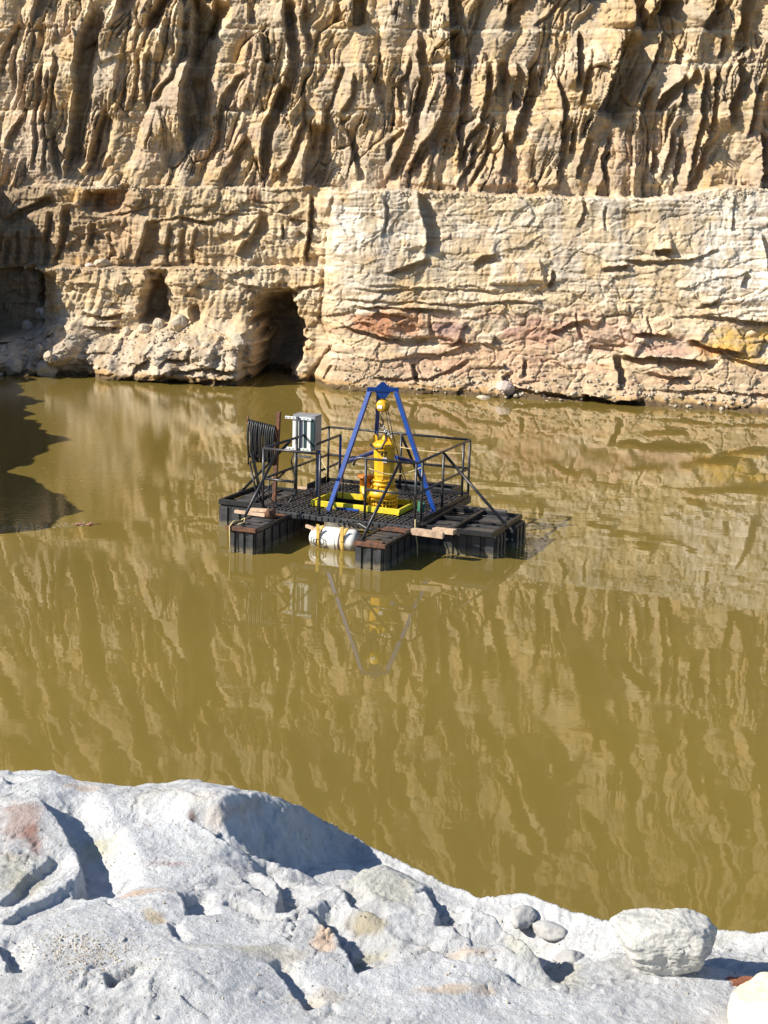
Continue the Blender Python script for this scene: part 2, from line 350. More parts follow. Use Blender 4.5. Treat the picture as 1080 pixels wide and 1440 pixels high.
# --- authored gullies and ribs of the upper wall: (points, width, drop)
GUL = [
 ([(126,0),(113,48),(104,95),(103,145),(98,185),(90,245)], 22, .8), ([(22,30),(10,52),(0,68)], 6, .2), ([(42,28),(36,45),(28,62)], 5, .16),
 ([(32,150),(28,165),(10,190),(6,208)], 9, .3), ([(57,80),(50,130),(48,180),(45,240)], 6, .24), ([(76,75),(70,130),(68,200),(80,250)], 8, .3),
 ([(67,100),(60,160),(62,245)], 5, .2), ([(36,95),(30,135),(34,180)], 5, .16), ([(145,156),(133,185),(126,212),(120,245)], 24, .5),
 ([(165,78),(160,115),(160,150)], 15, .3), ([(180,78),(172,110),(168,150)], 5, .2), ([(191,80),(185,150)], 7, .28), ([(206,78),(200,110),(204,152)], 7, .25),
 ([(218,82),(213,118),(207,140)], 6, .22), ([(246,80),(240,108),(225,122),(213,142)], 9, .3), ([(178,0),(176,40),(168,76)], 4, .16),
 ([(207,5),(200,38),(200,72)], 7, .25), ([(236,0),(232,34),(228,72)], 7, .28), ([(185,10),(190,40),(183,70)],6,.2),
 ([(266,-10),(268,40),(266,85),(258,120),(254,160),(258,205)], 34, 1.15), ([(300,-5),(290,25),(280,45)], 22, .7), ([(262,110),(272,150),(275,190)], 22, .5),
 ([(366,42),(367,65),(371,88)], 8, .35), ([(398,-10),(397,30),(404,60),(405,92),(396,118),(384,145),(372,172),(366,200),(367,258)], 15, .62),
 ([(398,0),(400,33)], 16, .4), ([(392,118),(388,140),(382,150)], 22, .4),
 ([(345,98),(330,110),(312,136),(305,175)], 8, .3), ([(344,190),(326,225),(308,254)], 11, .35), ([(426,168),(412,205),(391,250)], 12, .4),
 ([(434,175),(432,205),(427,258)], 28, .8), ([(487,183),(497,215),(503,252)], 9, .35), ([(515,90),(525,115),(531,152)], 10, .35),
 ([(481,88),(470,122),(462,152)], 7, .25), ([(496,100),(492,135),(478,162)], 8, .25), ([(495,-5),(497,34)], 17, .6), ([(424,108),(421,150),(428,182)], 6, .25),
 ([(456,150),(452,192),(447,225)], 7, .28), ([(346,0),(348,30)], 8, .25), ([(470,0),(468,32)],8,.25), ([(425,5),(424,35),(430,70)], 9, .3), ([(443,40),(440,72)],5,.2),
 ([(592,-10),(591,38)], 15, .5), ([(588,44),(586,75),(590,100),(587,130),(580,158),(570,190),(558,218),(545,252)], 14, .5),
 ([(632,-10),(634,36)], 14, .8), ([(634,42),(634,82)], 15, .8), ([(627,84),(628,110),(625,150),(612,180),(592,205),(575,232)], 13, .5),
 ([(657,88),(650,122),(643,180),(646,238)], 11, .42), ([(684,86),(683,130),(675,172),(655,196),(648,228)], 8, .42), ([(701,86),(700,112),(693,132)], 15, .45),
 ([(727,88),(727,112),(721,152)], 10, .42), ([(744,90),(743,122),(733,155),(724,180),(722,202)], 15, .5), ([(765,90),(760,118)], 5, .22),
 ([(779,92),(794,150),(789,200),(785,238),(778,270)], 8, .32), ([(709,185),(711,215),(704,243)], 11, .38), ([(578,82),(568,105),(558,116),(562,152)], 6, .28),
 ([(690,170),(684,215),(668,240),(660,262)], 6, .28), ([(548,172),(566,180),(542,203),(546,228)], 8, .25), ([(790,-5),(775,18),(752,34)], 5, .2), ([(675,-5),(668,30),(655,62)], 6, .25),
 ([(666,200),(660,230),(640,262)], 7, .3), ([(600,205),(590,225),(570,240)], 7, .3),
 ([(816,42),(812,80),(808,120)], 8, .5), ([(828,90),(820,120),(815,148)], 8, .4), ([(881,42),(872,70),(866,95),(853,128),(840,158)], 34, 1.0),
 ([(894,-10),(893,36)], 20, .8), ([(940,-10),(932,16)], 28, .8), ([(962,106),(945,125),(928,140),(925,152)], 14, .55), ([(980,98),(965,118),(955,150)], 9, .35),
 ([(912,120),(900,152)], 9, .35), ([(994,98),(985,140),(988,165),(976,210),(966,256)], 8, .38), ([(1010,95),(1003,140),(1000,172),(984,218)], 9, .38),
 ([(1040,84),(1038,120),(1026,150),(1028,172)], 14, .55), ([(1072,112),(1060,150),(1052,192)], 8, .35), ([(1006,188),(985,222),(975,250),(963,266)], 10, .42),
 ([(1012,-8),(1002,18),(990,36)], 17, .7), ([(1046,15),(1040,42)], 9, .4), ([(956,68),(951,88)], 12, .4), ([(1072,188),(1070,255)], 12, .6), ([(919,212),(912,242)], 10, .4),
 ([(935,42),(925,75),(915,100)], 6, .3), ([(1020,50),(1012,80)], 6, .3), ([(1055,60),(1040,75)], 6, .3), ([(856,190),(845,225),(852,262)], 6, .28), ([(828,190),(818,225),(808,250)], 8, .32),
 ([(805,180),(800,215)], 8, .3), ([(900,150),(897,185)],8,.3), ([(945,185),(940,215),(930,250)],7,.35), ([(958,190),(952,225),(945,262)],6,.3),
]
for pts, wd, A_ in GUL:
    scarp(D, WX, WY, pts, wd, A_*1.45, soft=.9)
# the part of the wall above the picture carries the same kind of gullies (the water mirrors it)
rg = random.Random(11)
for k in range(95):
    x = rg.uniform(-60, 1180); y = rg.uniform(-620, -40); l = rg.uniform(50, 150); wd = rg.uniform(7, 30)
    pts = [(x, y)]
    for j in range(3): pts.append((pts[-1][0]-l/3*rg.uniform(-.1, .75), pts[-1][1]+l/3))
    scarp(D, WX, WY, pts, wd, wd/44*rg.uniform(1.3, 2)+.12, soft=1.3)
# --- lower wall
HOR = [  # listed right to left: overhanging edge, hollow below it
 ([(602,362),(575,370),(545,380)], 6, .3), ([(696,354),(678,358),(662,370)], 8, .35), ([(990,500),(930,497),(865,493)], 7, .6), ([(931,465),(880,462)], 5, .35),
 ([(1030,489),(990,481),(962,472)], 7, .5), ([(1085,450),(1040,448),(978,438)], 5, .3), ([(888,546),(850,551),(812,540)], 10, .7), ([(935,348),(915,349)], 8, .5),
 ([(876,372),(842,372)], 5, .35), ([(640,433),(590,430),(500,423)], 4, .3), ([(600,470),(570,474),(525,464),(486,450)], 5, .3), ([(660,498),(600,522),(520,520)], 4, .2),
 ([(800,545),(760,540),(715,535)], 5, .3), ([(1000,420),(975,421)], 4, .25), ([(700,405),(620,402),(500,404)], 3, .14), ([(760,418),(640,424),(560,420),(480,415)], 3, .16),
 ([(1080,545),(980,540),(900,538)], 4, .2), ([(960,520),(900,515)], 5, .25), ([(300,312),(250,305),(205,312)], 4, .3), ([(455,398),(400,404),(340,398)], 4, .25),
 ([(352,510),(300,505),(240,512)], 5, .3), ([(345,520),(280,524),(200,519)], 4, .25), ([(170,455),(150,458),(128,453)], 5, .35), ([(178,438),(150,442),(126,436)], 4, .3),
 ([(75,275),(40,288),(5,310)], 8, .4), ([(230,292),(215,290),(150,303)], 3, .15), ([(370,300),(300,300)], 3, .15), ([(970,362),(900,366),(870,362)], 4, .25),
 ([(820,445),(790,452),(765,462)], 6, .25), ([(1080,510),(1020,498),(1000,488)], 6, .3), ([(1000,350),(960,362)], 3, .15), ([(580,400),(520,396)], 3, .1),
]
for pts, wd, A_ in HOR:
    scarp(D, WX, WY, pts, wd*1.25, A_*1.3, soft=.8, wl=wd*1.5)
VER = [
 ([(588,272),(590,300),(600,325),(597,352)], 16, .5), ([(436,276),(434,320),(428,368)], 6, .45), ([(365,300),(362,318),(345,340),(333,358)], 16, .35),
 ([(398,315),(396,335)], 4, .3), ([(210,375),(215,400),(208,420),(205,445)], 30, .9), ([(655,478),(645,468),(628,478)], 6, .2), ([(700,522),(710,548)], 12, .35),
 ([(540,280),(542,310),(538,330)], 4, .18), ([(1060,330),(1068,380),(1070,408)], 10, .35), ([(1038,380),(1030,400)], 8, .2), ([(812,285),(815,300),(805,318)], 5, .2),
 ([(845,290),(842,322)], 3, .14), ([(1022,275),(1018,325)], 3, .15), ([(852,495),(858,515),(855,535)], 10, .5), ([(270,432),(278,450)], 12, .4), ([(208,310),(202,340),(192,372)], 20, .5),
 ([(240,320),(232,350),(236,372)], 6, .25), ([(258,320),(252,350),(254,374)], 5, .22), ([(278,318),(268,350),(270,374)], 5, .2), ([(150,330),(160,352),(150,366)], 5, .2),
 ([(90,290),(88,330),(75,370)], 8, .35), ([(70,300),(62,345),(64,374)], 7, .35), ([(45,320),(40,372)], 7, .3), ([(25,325),(20,374)], 6, .3), ([(10,335),(6,372)], 6, .3),
 ([(55,380),(52,420),(62,465)], 26, .8), ([(30,385),(28,430)], 6, .25), ([(120,268),(116,292)], 22, .5), ([(128,312),(125,345)], 8, .3), ([(352,475),(345,500)], 8, .3),
 ([(770,378),(764,402)], 6, .3), ([(575,505),(582,530)], 6, .3), ([(730,500),(728,520)], 6, .25), ([(900,440),(905,470)], 4, .15), ([(800,435),(808,470)], 4, .16),
 ([(470,505),(455,525)], 5, .2),
]
for pts, wd, A_ in VER:
    scarp(D, WX, WY, pts, wd, A_*1.3, soft=.9)
def blob(poly, amt, edge, edge_out=0):
    s = poly_sdf(WX, WY, poly); k = sst(-edge_out, edge, s); D[:] += amt*k; return k
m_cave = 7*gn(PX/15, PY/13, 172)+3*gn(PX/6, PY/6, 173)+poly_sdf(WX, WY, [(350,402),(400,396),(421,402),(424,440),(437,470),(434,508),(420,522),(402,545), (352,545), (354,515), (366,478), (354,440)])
D -= 3.4*sst(-1, 16, m_cave)*(.12+.88*sst(405, 462, WY+.55*(WX-372)+6*gn(PX/14, PY/14, 150)))
D -= 1.0*sst(0, 12, 5*gn(PX/12, PY/11, 174)+poly_sdf(WX, WY, [(210,392),(226,378),(240,405),(247,435),(244,455),(198,455),(196,425)]))
blob([(145,262),(185,258),(180,285),(160,303),(122,300),(128,270)], -.55, 8)
blob([(500,428),(560,424),(602,436),(606,468),(570,472),(530,462),(503,446)], .14, 3)
blob([(603,438),(655,448),(640,476),(610,468)], .16, 4)
blob([(800,440),(870,440),(900,470),(880,495),(820,480)], .12, 3)
blob([(690,365),(755,358),(765,395),(680,400)], .16, 5)
D[:] += .8*sst(-4, 30, poly_sdf(WX, WY, [(-90,470),(-60,240),(-40,235),(-14,380),(-8,470),(-20,540),(-90,540)]))*1.8  # unseen bulge beyond the left edge, added to throw shade
D -= 1.3*(1-sst(48, 66, WX))*sst(374, 380, PY)*(1-sst(455, 478, PY))
D[:] += 3.6*sst(0, 70, -PX-14)*sst(300, 380, PY)+1.3*sst(0, 6, -PX-2)*sst(258, 270, PY)       # unseen shoulder left of the picture, added to shade the wall beside it
# seam between the two halves
D -= low*.25*np.exp(-((WX-np.interp(PY, [260, 330, 400, 440, 480, 520], [474, 460, 456, 450, 470, 440]))/4)**2)*sst(262, 290, PY)
# rubble toe on the left
TOE = np.interp(PX, [-400, 0, 30, 60, 110, 150, 200, 250, 300, 345, 352, 500], [470, 468, 462, 450, 448, 470, 462, 452, 462, 470, 560, 560])
toe = np.clip((WY-TOE)/75., 0, 1.3)
toen = .8+.45*gn(PX/60, PY/45, 60)+.2*gn(PX/25, PY/20, 63)
def mound(cx, cy, rx, ry, h):
    D[:] += h*np.exp(-(((WX-cx)/rx)**2+((WY-cy)/ry)**2)**1.6)
mound(346, 482, 20, 30, .9); mound(262, 505, 92, 44, 1.1); mound(58, 498, 52, 30, .9); mound(110, 480, 34, 34, .7); mound(160, 500, 26, 26, .6); mound(15, 488, 28, 24, .8); mound(300, 470, 36, 26, .5)
D += (1.5*toe**.75*toen+(.15*np.abs(gn(WX/40, WY/26, 61))+.38*facets(WX/34+gn(PX/40, PY/40, 64), WY/20, 65)[0]+.10*facets(WX/9, WY/6, 66)[0])*sst(0, .12, toe))
# toe on the right
toe2 = sst(515, 560, PY-.03*(PX-500))*(1-leftz)
D += toe2*(.45+.25*gn(PX/40, PY/20, 62))
# --- broken-rock texture: facets, stronger below; bedding
f1_, g1 = facets((WX+16*gn(PX/60, PY/40, 70))/58, (WY+10*gn(PX/70, PY/40, 71))/19, 72)
f2_, g2 = facets(WX/19+1.8*gn(PX/45, PY/30, 73), WY/9+1.2*gn(PX/40, PY/30, 78), 74)
f3_, g3 = facets(WX/5.5, WY/4, 75)
rg_ = low*(.35+.65*sst(-.1, .5, gn(PX/70, PY/45, 76)+.35*rz))
rel = 1-(1-leftz)*(1-sst(385, 425, PY+14*gn(PX/60, PY*0, 170)))*.62
D += low*rel*(.15*f1_+.050*f2_*(.15+rg_)+.016*f3_*(.2+rg_))+rz*rel*(.030*np.abs(gn(PX/75+.3*PY/20, WY/10, 79))+.012*np.abs(gn(PX/30, WY/5, 84))-.07*(1-sst(0, .05, np.abs(gn(WX/42, WY/34, 85)))))-low*.04*(1-sst(0, .06, g1))*rg_
D += UPm*(.035*f2_+.02*f3_+.06*f1_*sst(.1, .6, gn(PX/80, PY/80, 77)))
bed = gn(PX/160, (PY+3*gn(PX/50, PY/30, 80))/3.2, 81)+.6*gn(PX/70, PY/1.7, 82)
D += bed*(low*(.006+.010*leftz+.008*(1-leftz)*sst(.0, .4, gn(PX/90, PY/22, 171)))+UPm*(.006+.014*(1-flat_)))*(.4+sst(-.3, .4, gn(PX/60, PY/50, 83)))
D += .04*fbm(PX/30, PY/30, 4, 90)+.011*fbm(PX/5, PY/5, 3, 95)
vert = np.abs(gn((PX+lean*PY*.5)/6, PY/38, 97))
D += low*(1-.75*(1-leftz))*(1-sst(440, 470, PY))*(.06*vert+.14*facets(WX/30+gn(PX/50,PY/50,67), WY/26, 68)[0]+.10*np.abs(gn((PX+.2*PY)/14, PY/60, 98)))
GY = YB-D
# --- colours of the stone
def c3(*c): return np.array(c)[None, None, :]
def mixc(a, b, k): return a+(b-a)*k[..., None]
n1 = fbm(PX/110, PY/60, 4, 101); n2 = fbm(PX/25, PY/14, 4, 105); n3 = fbm(FX/12, PY/70, 4, 110); n4 = fbm(PX/200, PY/5, 3, 115); n5 = fbm(PX/16, PY/130, 4, 118)
col = np.zeros(D.shape+(3,))+c3(.58, .445, .27)
col = mixc(col, c3(.66, .565, .42), sst(-.1, .6, n1+.3*n2))
col = mixc(col, c3(.38, .31, .22), sst(.0, .7, n3+.3*n2)*.7)
col = mixc(col, c3(.54, .375, .19), sst(.15, .6, fbm(PX/60, PY/40, 3, 120))*.55)
col = mixc(col, c3(.52, .39, .31), sst(.2, .7, fbm(PX/75, PY/60, 3, 125)+.3*sst(100, 200, PY))*.45)
lc = np.zeros_like(col)+c3(.66, .545, .38)
lc = mixc(lc, c3(.54, .455, .335), sst(-.1, .5, n2)*.7)
lc = mixc(lc, c3(.70, .635, .52), sst(0, .5, n1+.15)*.7)
wh = sst(0, 1, 1.6*np.exp(-(((PX-1060)/110)**2+((PY-350)/95)**2))+.55*np.exp(-(((PX-620)/170)**2+((PY-305)/40)**2))+.6*np.exp(-(((PX-500)/50)**2+((PY-330)/70)**2))+.35*n2+.3*n1-.25)
lc = mixc(lc, c3(.78, .745, .675), wh*(1-.0*PX))
lc = mixc(lc, c3(.60, .42, .20), sst(.2, .7, fbm(PX/50, PY/20, 3, 131))*.45)
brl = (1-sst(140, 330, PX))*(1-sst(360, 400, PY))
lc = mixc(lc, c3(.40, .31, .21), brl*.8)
lc = mixc(lc, c3(.33, .27, .20), (1-sst(50, 75, PX))*.8)  # stained left edge, darkened further with shade put into the colour
def spot(cx, cy, rx, ry, c, k=1.):
    global lc
    e = 1-sst(.35, 1.15, np.sqrt(((WX-cx)/rx)**2+((WY-cy)/ry)**2)+.35*n2)
    lc = mixc(lc, c3(*c), e*k)
spot(545, 450, 60, 22, (.50, .25, .13), .9); spot(525, 448, 22, 14, (.46, .33, .29), .7); spot(628, 460, 28, 20, (.42, .30, .26), .9); spot(745, 460, 45, 20, (.47, .29, .24), .8)
spot(760, 455, 45, 6, (.6, .3, .1), .6); spot(850, 465, 60, 30, (.62, .44, .36), .75); spot(930, 485, 60, 14, (.55, .38, .32), .7); spot(690, 500, 140, 38, (.56, .36, .24), .6)
spot(1030, 472, 60, 20, (.64, .45, .14), .8); spot(985, 485, 40, 12, (.55, .33, .08), .8); spot(1040, 500, 40, 8, (.6, .38, .1), .7); spot(155, 280, 34, 20, (.30, .16, .08), .9)
spot(110, 275, 25, 14, (.62, .42, .18), .8); spot(170, 330, 30, 45, (.62, .46, .30), .7); spot(75, 400, 15, 60, (.62, .45, .22), .7); spot(255, 275, 40, 12, (.66, .56, .42), .7)
spot(358, 275, 14, 12, (.30, .17, .10), .8); spot(125, 365, 30, 8, (.62, .42, .2), .8); spot(725, 380, 45, 20, (.66, .50, .32), .8); spot(500, 505, 90, 14, (.55, .42, .30), .6)
spot(870, 375, 130, 18, (.62, .50, .34), .5); spot(1060, 545, 30, 8, (.55, .35, .27), .6); spot(560, 540, 120, 10, (.42, .31, .2), .8)
lc = mixc(lc, c3(.44, .335, .22), sst(492, 515, PY+8*n2-.02*PX+12)*(1-leftz)*.6)
spot(545, 450, 62, 22, (.50, .25, .14), .8); spot(628, 460, 28, 20, (.42, .29, .26), .8); spot(750, 462, 48, 20, (.47, .29, .25), .75); spot(850, 468, 62, 24, (.60, .42, .35), .6)
spot(600, 508, 60, 14, (.55, .38, .28), .6); spot(1035, 474, 60, 18, (.62, .42, .12), .75); spot(995, 487, 40, 8, (.5, .28, .06), .8); spot(940, 488, 50, 10, (.52, .35, .28), .7)
toc = mixc(np.zeros_like(col)+c3(.62, .57, .49), c3(.50, .42, .32), sst(-.1, .4, n2))
lc = mixc(lc, toc, sst(0, .2, toe))
lc *= (1+.16*np.clip(n4, -1, 1)*(1-wh))[..., None]
col *= (1+.12*np.clip(n4, -1, 1))[..., None]
col = mixc(col, c3(.38, .315, .235), sst(-.02, .5, n5+.3*n2)*.65)
lc = mixc(lc, c3(.56, .53, .48), sst(.0, .4, fbm(PX/38, PY/160, 3, 151))*(1-sst(385, 420, PY))*(1-leftz)*.65)
lc = mixc(lc, c3(.46, .37, .26), sst(.1, .6, n5)*.45)
lc = mixc(lc, c3(.55, .36, .25), sst(-.1, .5, fbm(PX/60, PY/14, 4, 155))*sst(415, 440, PY)*(1-sst(530, 560, PY))*(1-leftz)*(1-sst(930, 1000, PX)*.5)*.55)
lc = mixc(lc, c3(.36, .28, .19), (1-leftz)*sst(.15, .5, gn(PX/140, PY/4.5, 157))*.6)
col = mixc(col, c3(.36, .32, .27), sst(.0, .6, fbm(PX/45, PY/90, 4, 180))*.55)
for yb in (40, 89, 157): col = mixc(col, c3(.70, .62, .48), np.exp(-((PY-yb-2)/2.2)**2)*.6)
col = col*.95
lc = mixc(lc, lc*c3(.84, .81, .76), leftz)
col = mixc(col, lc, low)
col = col*c3(1.0, .945, .885)
wet = sst(.0, .12, .30+.10*gn(PX/30, PY*0, 140)-GZ)
col = mixc(col, c3(.42, .26, .10), wet*.75); col = mixc(col, c3(.10, .07, .04), sst(0, .08, .19-GZ+.08*gn(PX/12, PY*0, 160))*.9)
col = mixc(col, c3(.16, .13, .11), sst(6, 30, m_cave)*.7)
mat_cliff = rock_mat('sandstone', 5, 28, .015, .006)
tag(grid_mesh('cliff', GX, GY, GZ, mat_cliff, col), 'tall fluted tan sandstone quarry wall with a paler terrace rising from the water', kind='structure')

# the bank that closes the pond on the left, just outside the picture
SY = np.arange(23.5, 58, .12); SV = np.linspace(0, 1, 46)
SYG, SVG = np.meshgrid(SY, SV)
hb = 3.1+.7*gn(SYG/4, SYG*0, 301)+.22*gn(SYG/1.1, SYG*0, 302)
hb *= sst(23.5, 24.6, SYG)
fz = np.minimum(SVG/.45, 1); xo = np.maximum(SVG-.45, 0)/.55
SX = -(.262*SYG+2.9)+.35*gn(SYG/1.6, SVG*3, 303)-.6*fz-26*xo**1.5-.25*facets(SYG/.9, fz*4, 304)[0]
SZ = -.6+fz*(hb+.6)+xo*4
bcol = np.zeros(SX.shape+(3,))+c3(.52, .42, .28); bcol = mixc(bcol, c3(.36, .28, .19), sst(-.2, .5, fbm(SYG, SVG*6, 4, 305)))
tag(grid_mesh('side_bank', SX, SYG, SZ, mat_cliff, bcol), 'sandstone bank closing the pond on the left', kind='structure')

def wall_y(px, py):                       # depth of the wall where image pixel (px,py) lies
    k = np.argmin((PX-px)**2+(PY-py)**2); i, j = np.unravel_index(k, PX.shape)
    return GX[i, j], GY[i, j], GZ[i, j]

# ------------------------------------------------------------------ WATER
me = bpy.data.meshes.new('water'); 
me.from_pydata([(-90, -40, 0), (90, -40, 0), (90, 60, 0), (-90, 60, 0)], [], [(0, 1, 2, 3)])
wm = bpy.data.materials.new('muddy_water'); wm.use_nodes = True; t = wm.node_tree; b = t.nodes['Principled BSDF']
b.inputs['Base Color'].default_value = (.150, .108, .026, 1); b.inputs['Roughness'].default_value = .012; b.inputs['IOR'].default_value = 1.36
tc = t.nodes.new('ShaderNodeTexCoord')
def nz(sc, det, st=(1, 1, 1), rough=.5):
    mp = t.nodes.new('ShaderNodeMapping'); mp.inputs['Scale'].default_value = st; t.links.new(tc.outputs['Object'], mp.inputs[0])
    n = t.nodes.new('ShaderNodeTexNoise'); n.inputs['Scale'].default_value = sc; n.inputs['Detail'].default_value = det; n.inputs['Roughness'].default_value = rough
    t.links.new(mp.outputs[0], n.inputs['Vector']); return n.outputs[0]
def mth(op, a, b_=None):
    m_ = t.nodes.new('ShaderNodeMath'); m_.operation = op
    for i, v in enumerate((a, b_)):
        if v is None: continue
        if isinstance(v, (int, float)): m_.inputs[i].default_value = v
        else: t.links.new(v, m_.inputs[i])
    return m_.outputs[0]
sx = t.nodes.new('ShaderNodeSeparateXYZ'); t.links.new(tc.outputs['Object'], sx.inputs[0])
def mr(v, a, b_, c, d):
    m_ = t.nodes.new('ShaderNodeMapRange'); m_.interpolation_type = 'SMOOTHSTEP'
    for i, q in enumerate((a, b_, c, d)): m_.inputs[i+1].default_value = q
    t.links.new(v, m_.inputs[0]); return m_.outputs[0]
pat = nz(.16, 3)                                              # patches of breeze
gust = mth('MULTIPLY', mth('MULTIPLY', mr(sx.outputs[0], -3.5, -7.5, 0, 1), mr(sx.outputs[1], 25.5, 27.5, 0, 1)), 1.0)
pt = mth('ADD', mr(pat, .50, .64, .06, .55), mth('MULTIPLY', gust, 3.0))
h = mth('ADD', mth('MULTIPLY', nz(1.7, 2, (1, 1, 1)), .0013), mth('MULTIPLY', mth('MULTIPLY', nz(6.5, 3, (1, 1.5, 1)), .0010), pt))
h = mth('ADD', h, mth('MULTIPLY', mth('MULTIPLY', nz(24, 2, (1, 1.6, 1)), .00022), pt))
bp = t.nodes.new('ShaderNodeBump'); bp.inputs['Strength'].default_value = 1; bp.inputs['Distance'].default_value = 1
t.links.new(h, bp.inputs['Height']); t.links.new(bp.outputs[0], b.inputs['Normal'])
mud = t.nodes.new('ShaderNodeMix'); mud.data_type = 'RGBA'; mud.inputs['A'].default_value = (.212, .152, .036, 1); mud.inputs['B'].default_value = (.188, .137, .033, 1)
t.links.new(mr(nz(.12, 4), .4, .62, 0, 1), mud.inputs['Factor']); t.links.new(mud.outputs['Result'], b.inputs['Base Color'])
me.materials.append(wm); wo = bpy.data.objects.new('water', me); C.objects.link(wo)
tag(wo, 'still muddy ochre pond water mirroring the quarry wall', kind='structure')

# ------------------------------------------------------------------ THE NEAR ROCK LEDGE
ZL = 4.3
gx = np.concatenate([grow(-1.35, -1, .0034, 1.10, 42)[::-1], np.arange(-1.35, 1.35, .0036), grow(1.35, 1, .0034, 1.10, 42)])
gy = np.concatenate([grow(2.62, -1, .006, 1.10, 34)[::-1], np.arange(2.62, 4.75, .0044), grow(4.75, 1, .005, 1.10, 36)])
LX, LY = np.meshgrid(gx, gy)
QX, QY = plate(None, None, LX, LY, ZL)
EX = [-900, 0, 40, 80, 110, 145, 180, 235, 262, 290, 330, 350, 375, 420, 475, 520, 570, 620, 675, 700, 740, 800, 850, 900, 1000, 1080, 2000]
EY = [1075, 1078, 1076, 1079, 1094, 1096, 1103, 1096, 1092, 1094, 1104, 1109, 1113, 1130, 1162, 1190, 1216, 1240, 1262, 1262, 1256, 1276, 1291, 1299, 1302, 1306, 1330]
EDG = np.interp(QX, EX, EY)
def L2(pts): return [(lambda g: (g[0], -g[1]))(ground(a, b, ZL)) for a, b in pts]   # -y so that "down the picture" is positive
VX = LX+.018*gn(LX/.12, LY/.12, 203)+.006*gn(LX/.04, LY/.04, 204)+.004*gn(LX/.014, LY/.014, 207); VY = -LY+.018*gn(LX/.12, LY/.12, 205)+.006*gn(LX/.04, LY/.04, 206)+.004*gn(LX/.014, LY/.014, 208)
E = np.zeros_like(LX)
GS = [  # points, width m, drop m, left ramp m, softness m
 ([(56,1172),(80,1200),(103,1220),(112,1242),(118,1262),(104,1288)], .12, .085, .16, .008),
 ([(72,1238),(50,1262),(20,1288),(-10,1306)], .07, .03, .1, .008), ([(118,1268),(100,1285),(60,1310),(0,1335)], .06, .03, .1, .006),
 ([(5,1090),(15,1118),(48,1136)], .10, .06, .12, .008), ([(-20,1100),(0,1130),(10,1150)], .08, .05, .1, .008),
 ([(95,1090),(80,1100),(70,1118)], .03, .02, .06, .005),
 ([(318,1096),(296,1108),(284,1126),(284,1152)], .15, .085, .14, .01), ([(345,1104),(372,1110)], .05, .03, .05, .006),
 ([(690,1262),(640,1262),(560,1238),(480,1236),(400,1228),(330,1216)], .12, .06, .12, .02),
 ([(640,1266),(680,1284),(720,1310),(748,1322)], .10, .06, .08, .01),
 ([(372,1248),(386,1270),(396,1292),(390,1314)], .07, .045, .08, .006), ([(252,1294),(262,1306),(266,1322)], .07, .05, .1, .006),
 ([(434,1318),(458,1340),(488,1368),(500,1392)], .09, .06, .12, .008), ([(598,1300),(612,1318),(612,1336)], .06, .05, .08, .006),
 ([(352,1232),(380,1246),(430,1262),(480,1272)], .05, .04, .06, .006), ([(240,1335),(248,1352),(262,1364)], .03, .02, .05, .004),
 ([(150,1416),(160,1432)], .07, .04, .08, .006), ([(0,1370),(12,1390),(8,1410)], .05, .04, .07, .006), ([(690,1262),(700,1278)], .12, .05, .06, .008),
 ([(762,1290),(770,1304)], .10, .045, .07, .008), ([(800,1292),(830,1300),(868,1308)], .05, .035, .05, .006), ([(560,1348),(600,1362),(680,1384),(760,1402)], .04, .025, .07, .005),
 ([(380,1392),(410,1418),(430,1445)], .05, .035, .07, .006), ([(300,1272),(340,1262),(372,1290)], .04, .025, .06, .005), ([(180,1140),(240,1170),(300,1192)], .04, .015, .06, .006),
 ([(268,1198),(310,1216),(350,1220)], .04, .03, .06, .006), ([(640,1345),(700,1360),(720,1372)], .03, .02, .05, .005), ([(880,1385),(930,1392)], .03, .015, .05, .004),
 ([(310,1300),(350,1312),(372,1326),(392,1332)], .035, .025, .05, .005), ([(480,1290),(500,1312),(540,1330)], .04, .03, .06, .006), ([(140,1300),(158,1316)], .02, .012, .03, .003),
]
scarp(E, VX, VY, L2([(505,1112),(468,1132),(432,1140),(405,1164),(362,1176),(325,1212)]), 1.35, .26, wl=.45, soft=.085, rise=.36, taper=.2)
scarp(E, VX, VY, L2([(520,1246),(575,1268),(612,1292),(655,1318),(710,1345),(775,1380)]), .30, .16, wl=.22, soft=.012, rise=.4)
scarp(E, VX, VY, L2([(560,1180),(532,1205),(512,1232)]), .55, .19, wl=.14, soft=.03, rise=.35, taper=.25)
E += .06*(1-sst(-.55, .35, LX+.35*(LY-3.6)))
E0 = E.copy(); E[:] = 0
for pts, wd, A_, wl, sf in GS:
    scarp(E, VX, VY, L2(pts), wd, A_*.8, wl=wl, soft=sf*1.2, rise=.22)
def hump(px, py, rx, ry, h, e=2.):
    x, y = ground(px, py, ZL); d = np.sqrt(((VX-x)/rx)**2+((-VY-y)/ry)**2); E[:] += .6*h*np.exp(-d**e)
hump(40, 1190, .14, .18, .07); hump(170, 1130, .35, .25, .05); hump(300, 1110, .12, .1, .05); hump(400, 1165, .16, .18, .06); hump(330, 1160, .2, .25, .04)
hump(530, 1300, .12, .1, .035); hump(560, 1268, .12, .05, .03); hump(730, 1296, .07, .035, .04); hump(690, 1330, .10, .05, .05); hump(830, 1312, .08, .06, .05); hump(750, 1262, .1, .06, .03)
hump(225, 1300, .06, .06, .03); hump(265, 1425, .15, .1, .05); hump(900, 1400, .3, .1, .02); hump(110, 1370, .3, .25, .03); hump(980, 1310, .1, .06, .03)
sand = sst(-.32, .25, gn(LX/.42, LY/.5, 210)+.5*np.exp(-(((QX-150)/190)**2+((QY-1350)/70)**2))+.5*np.exp(-(((QX-620)/200)**2+((QY-1420)/40)**2)))
QV = QY-500*E0
rough = (1-.8*sand)*.7
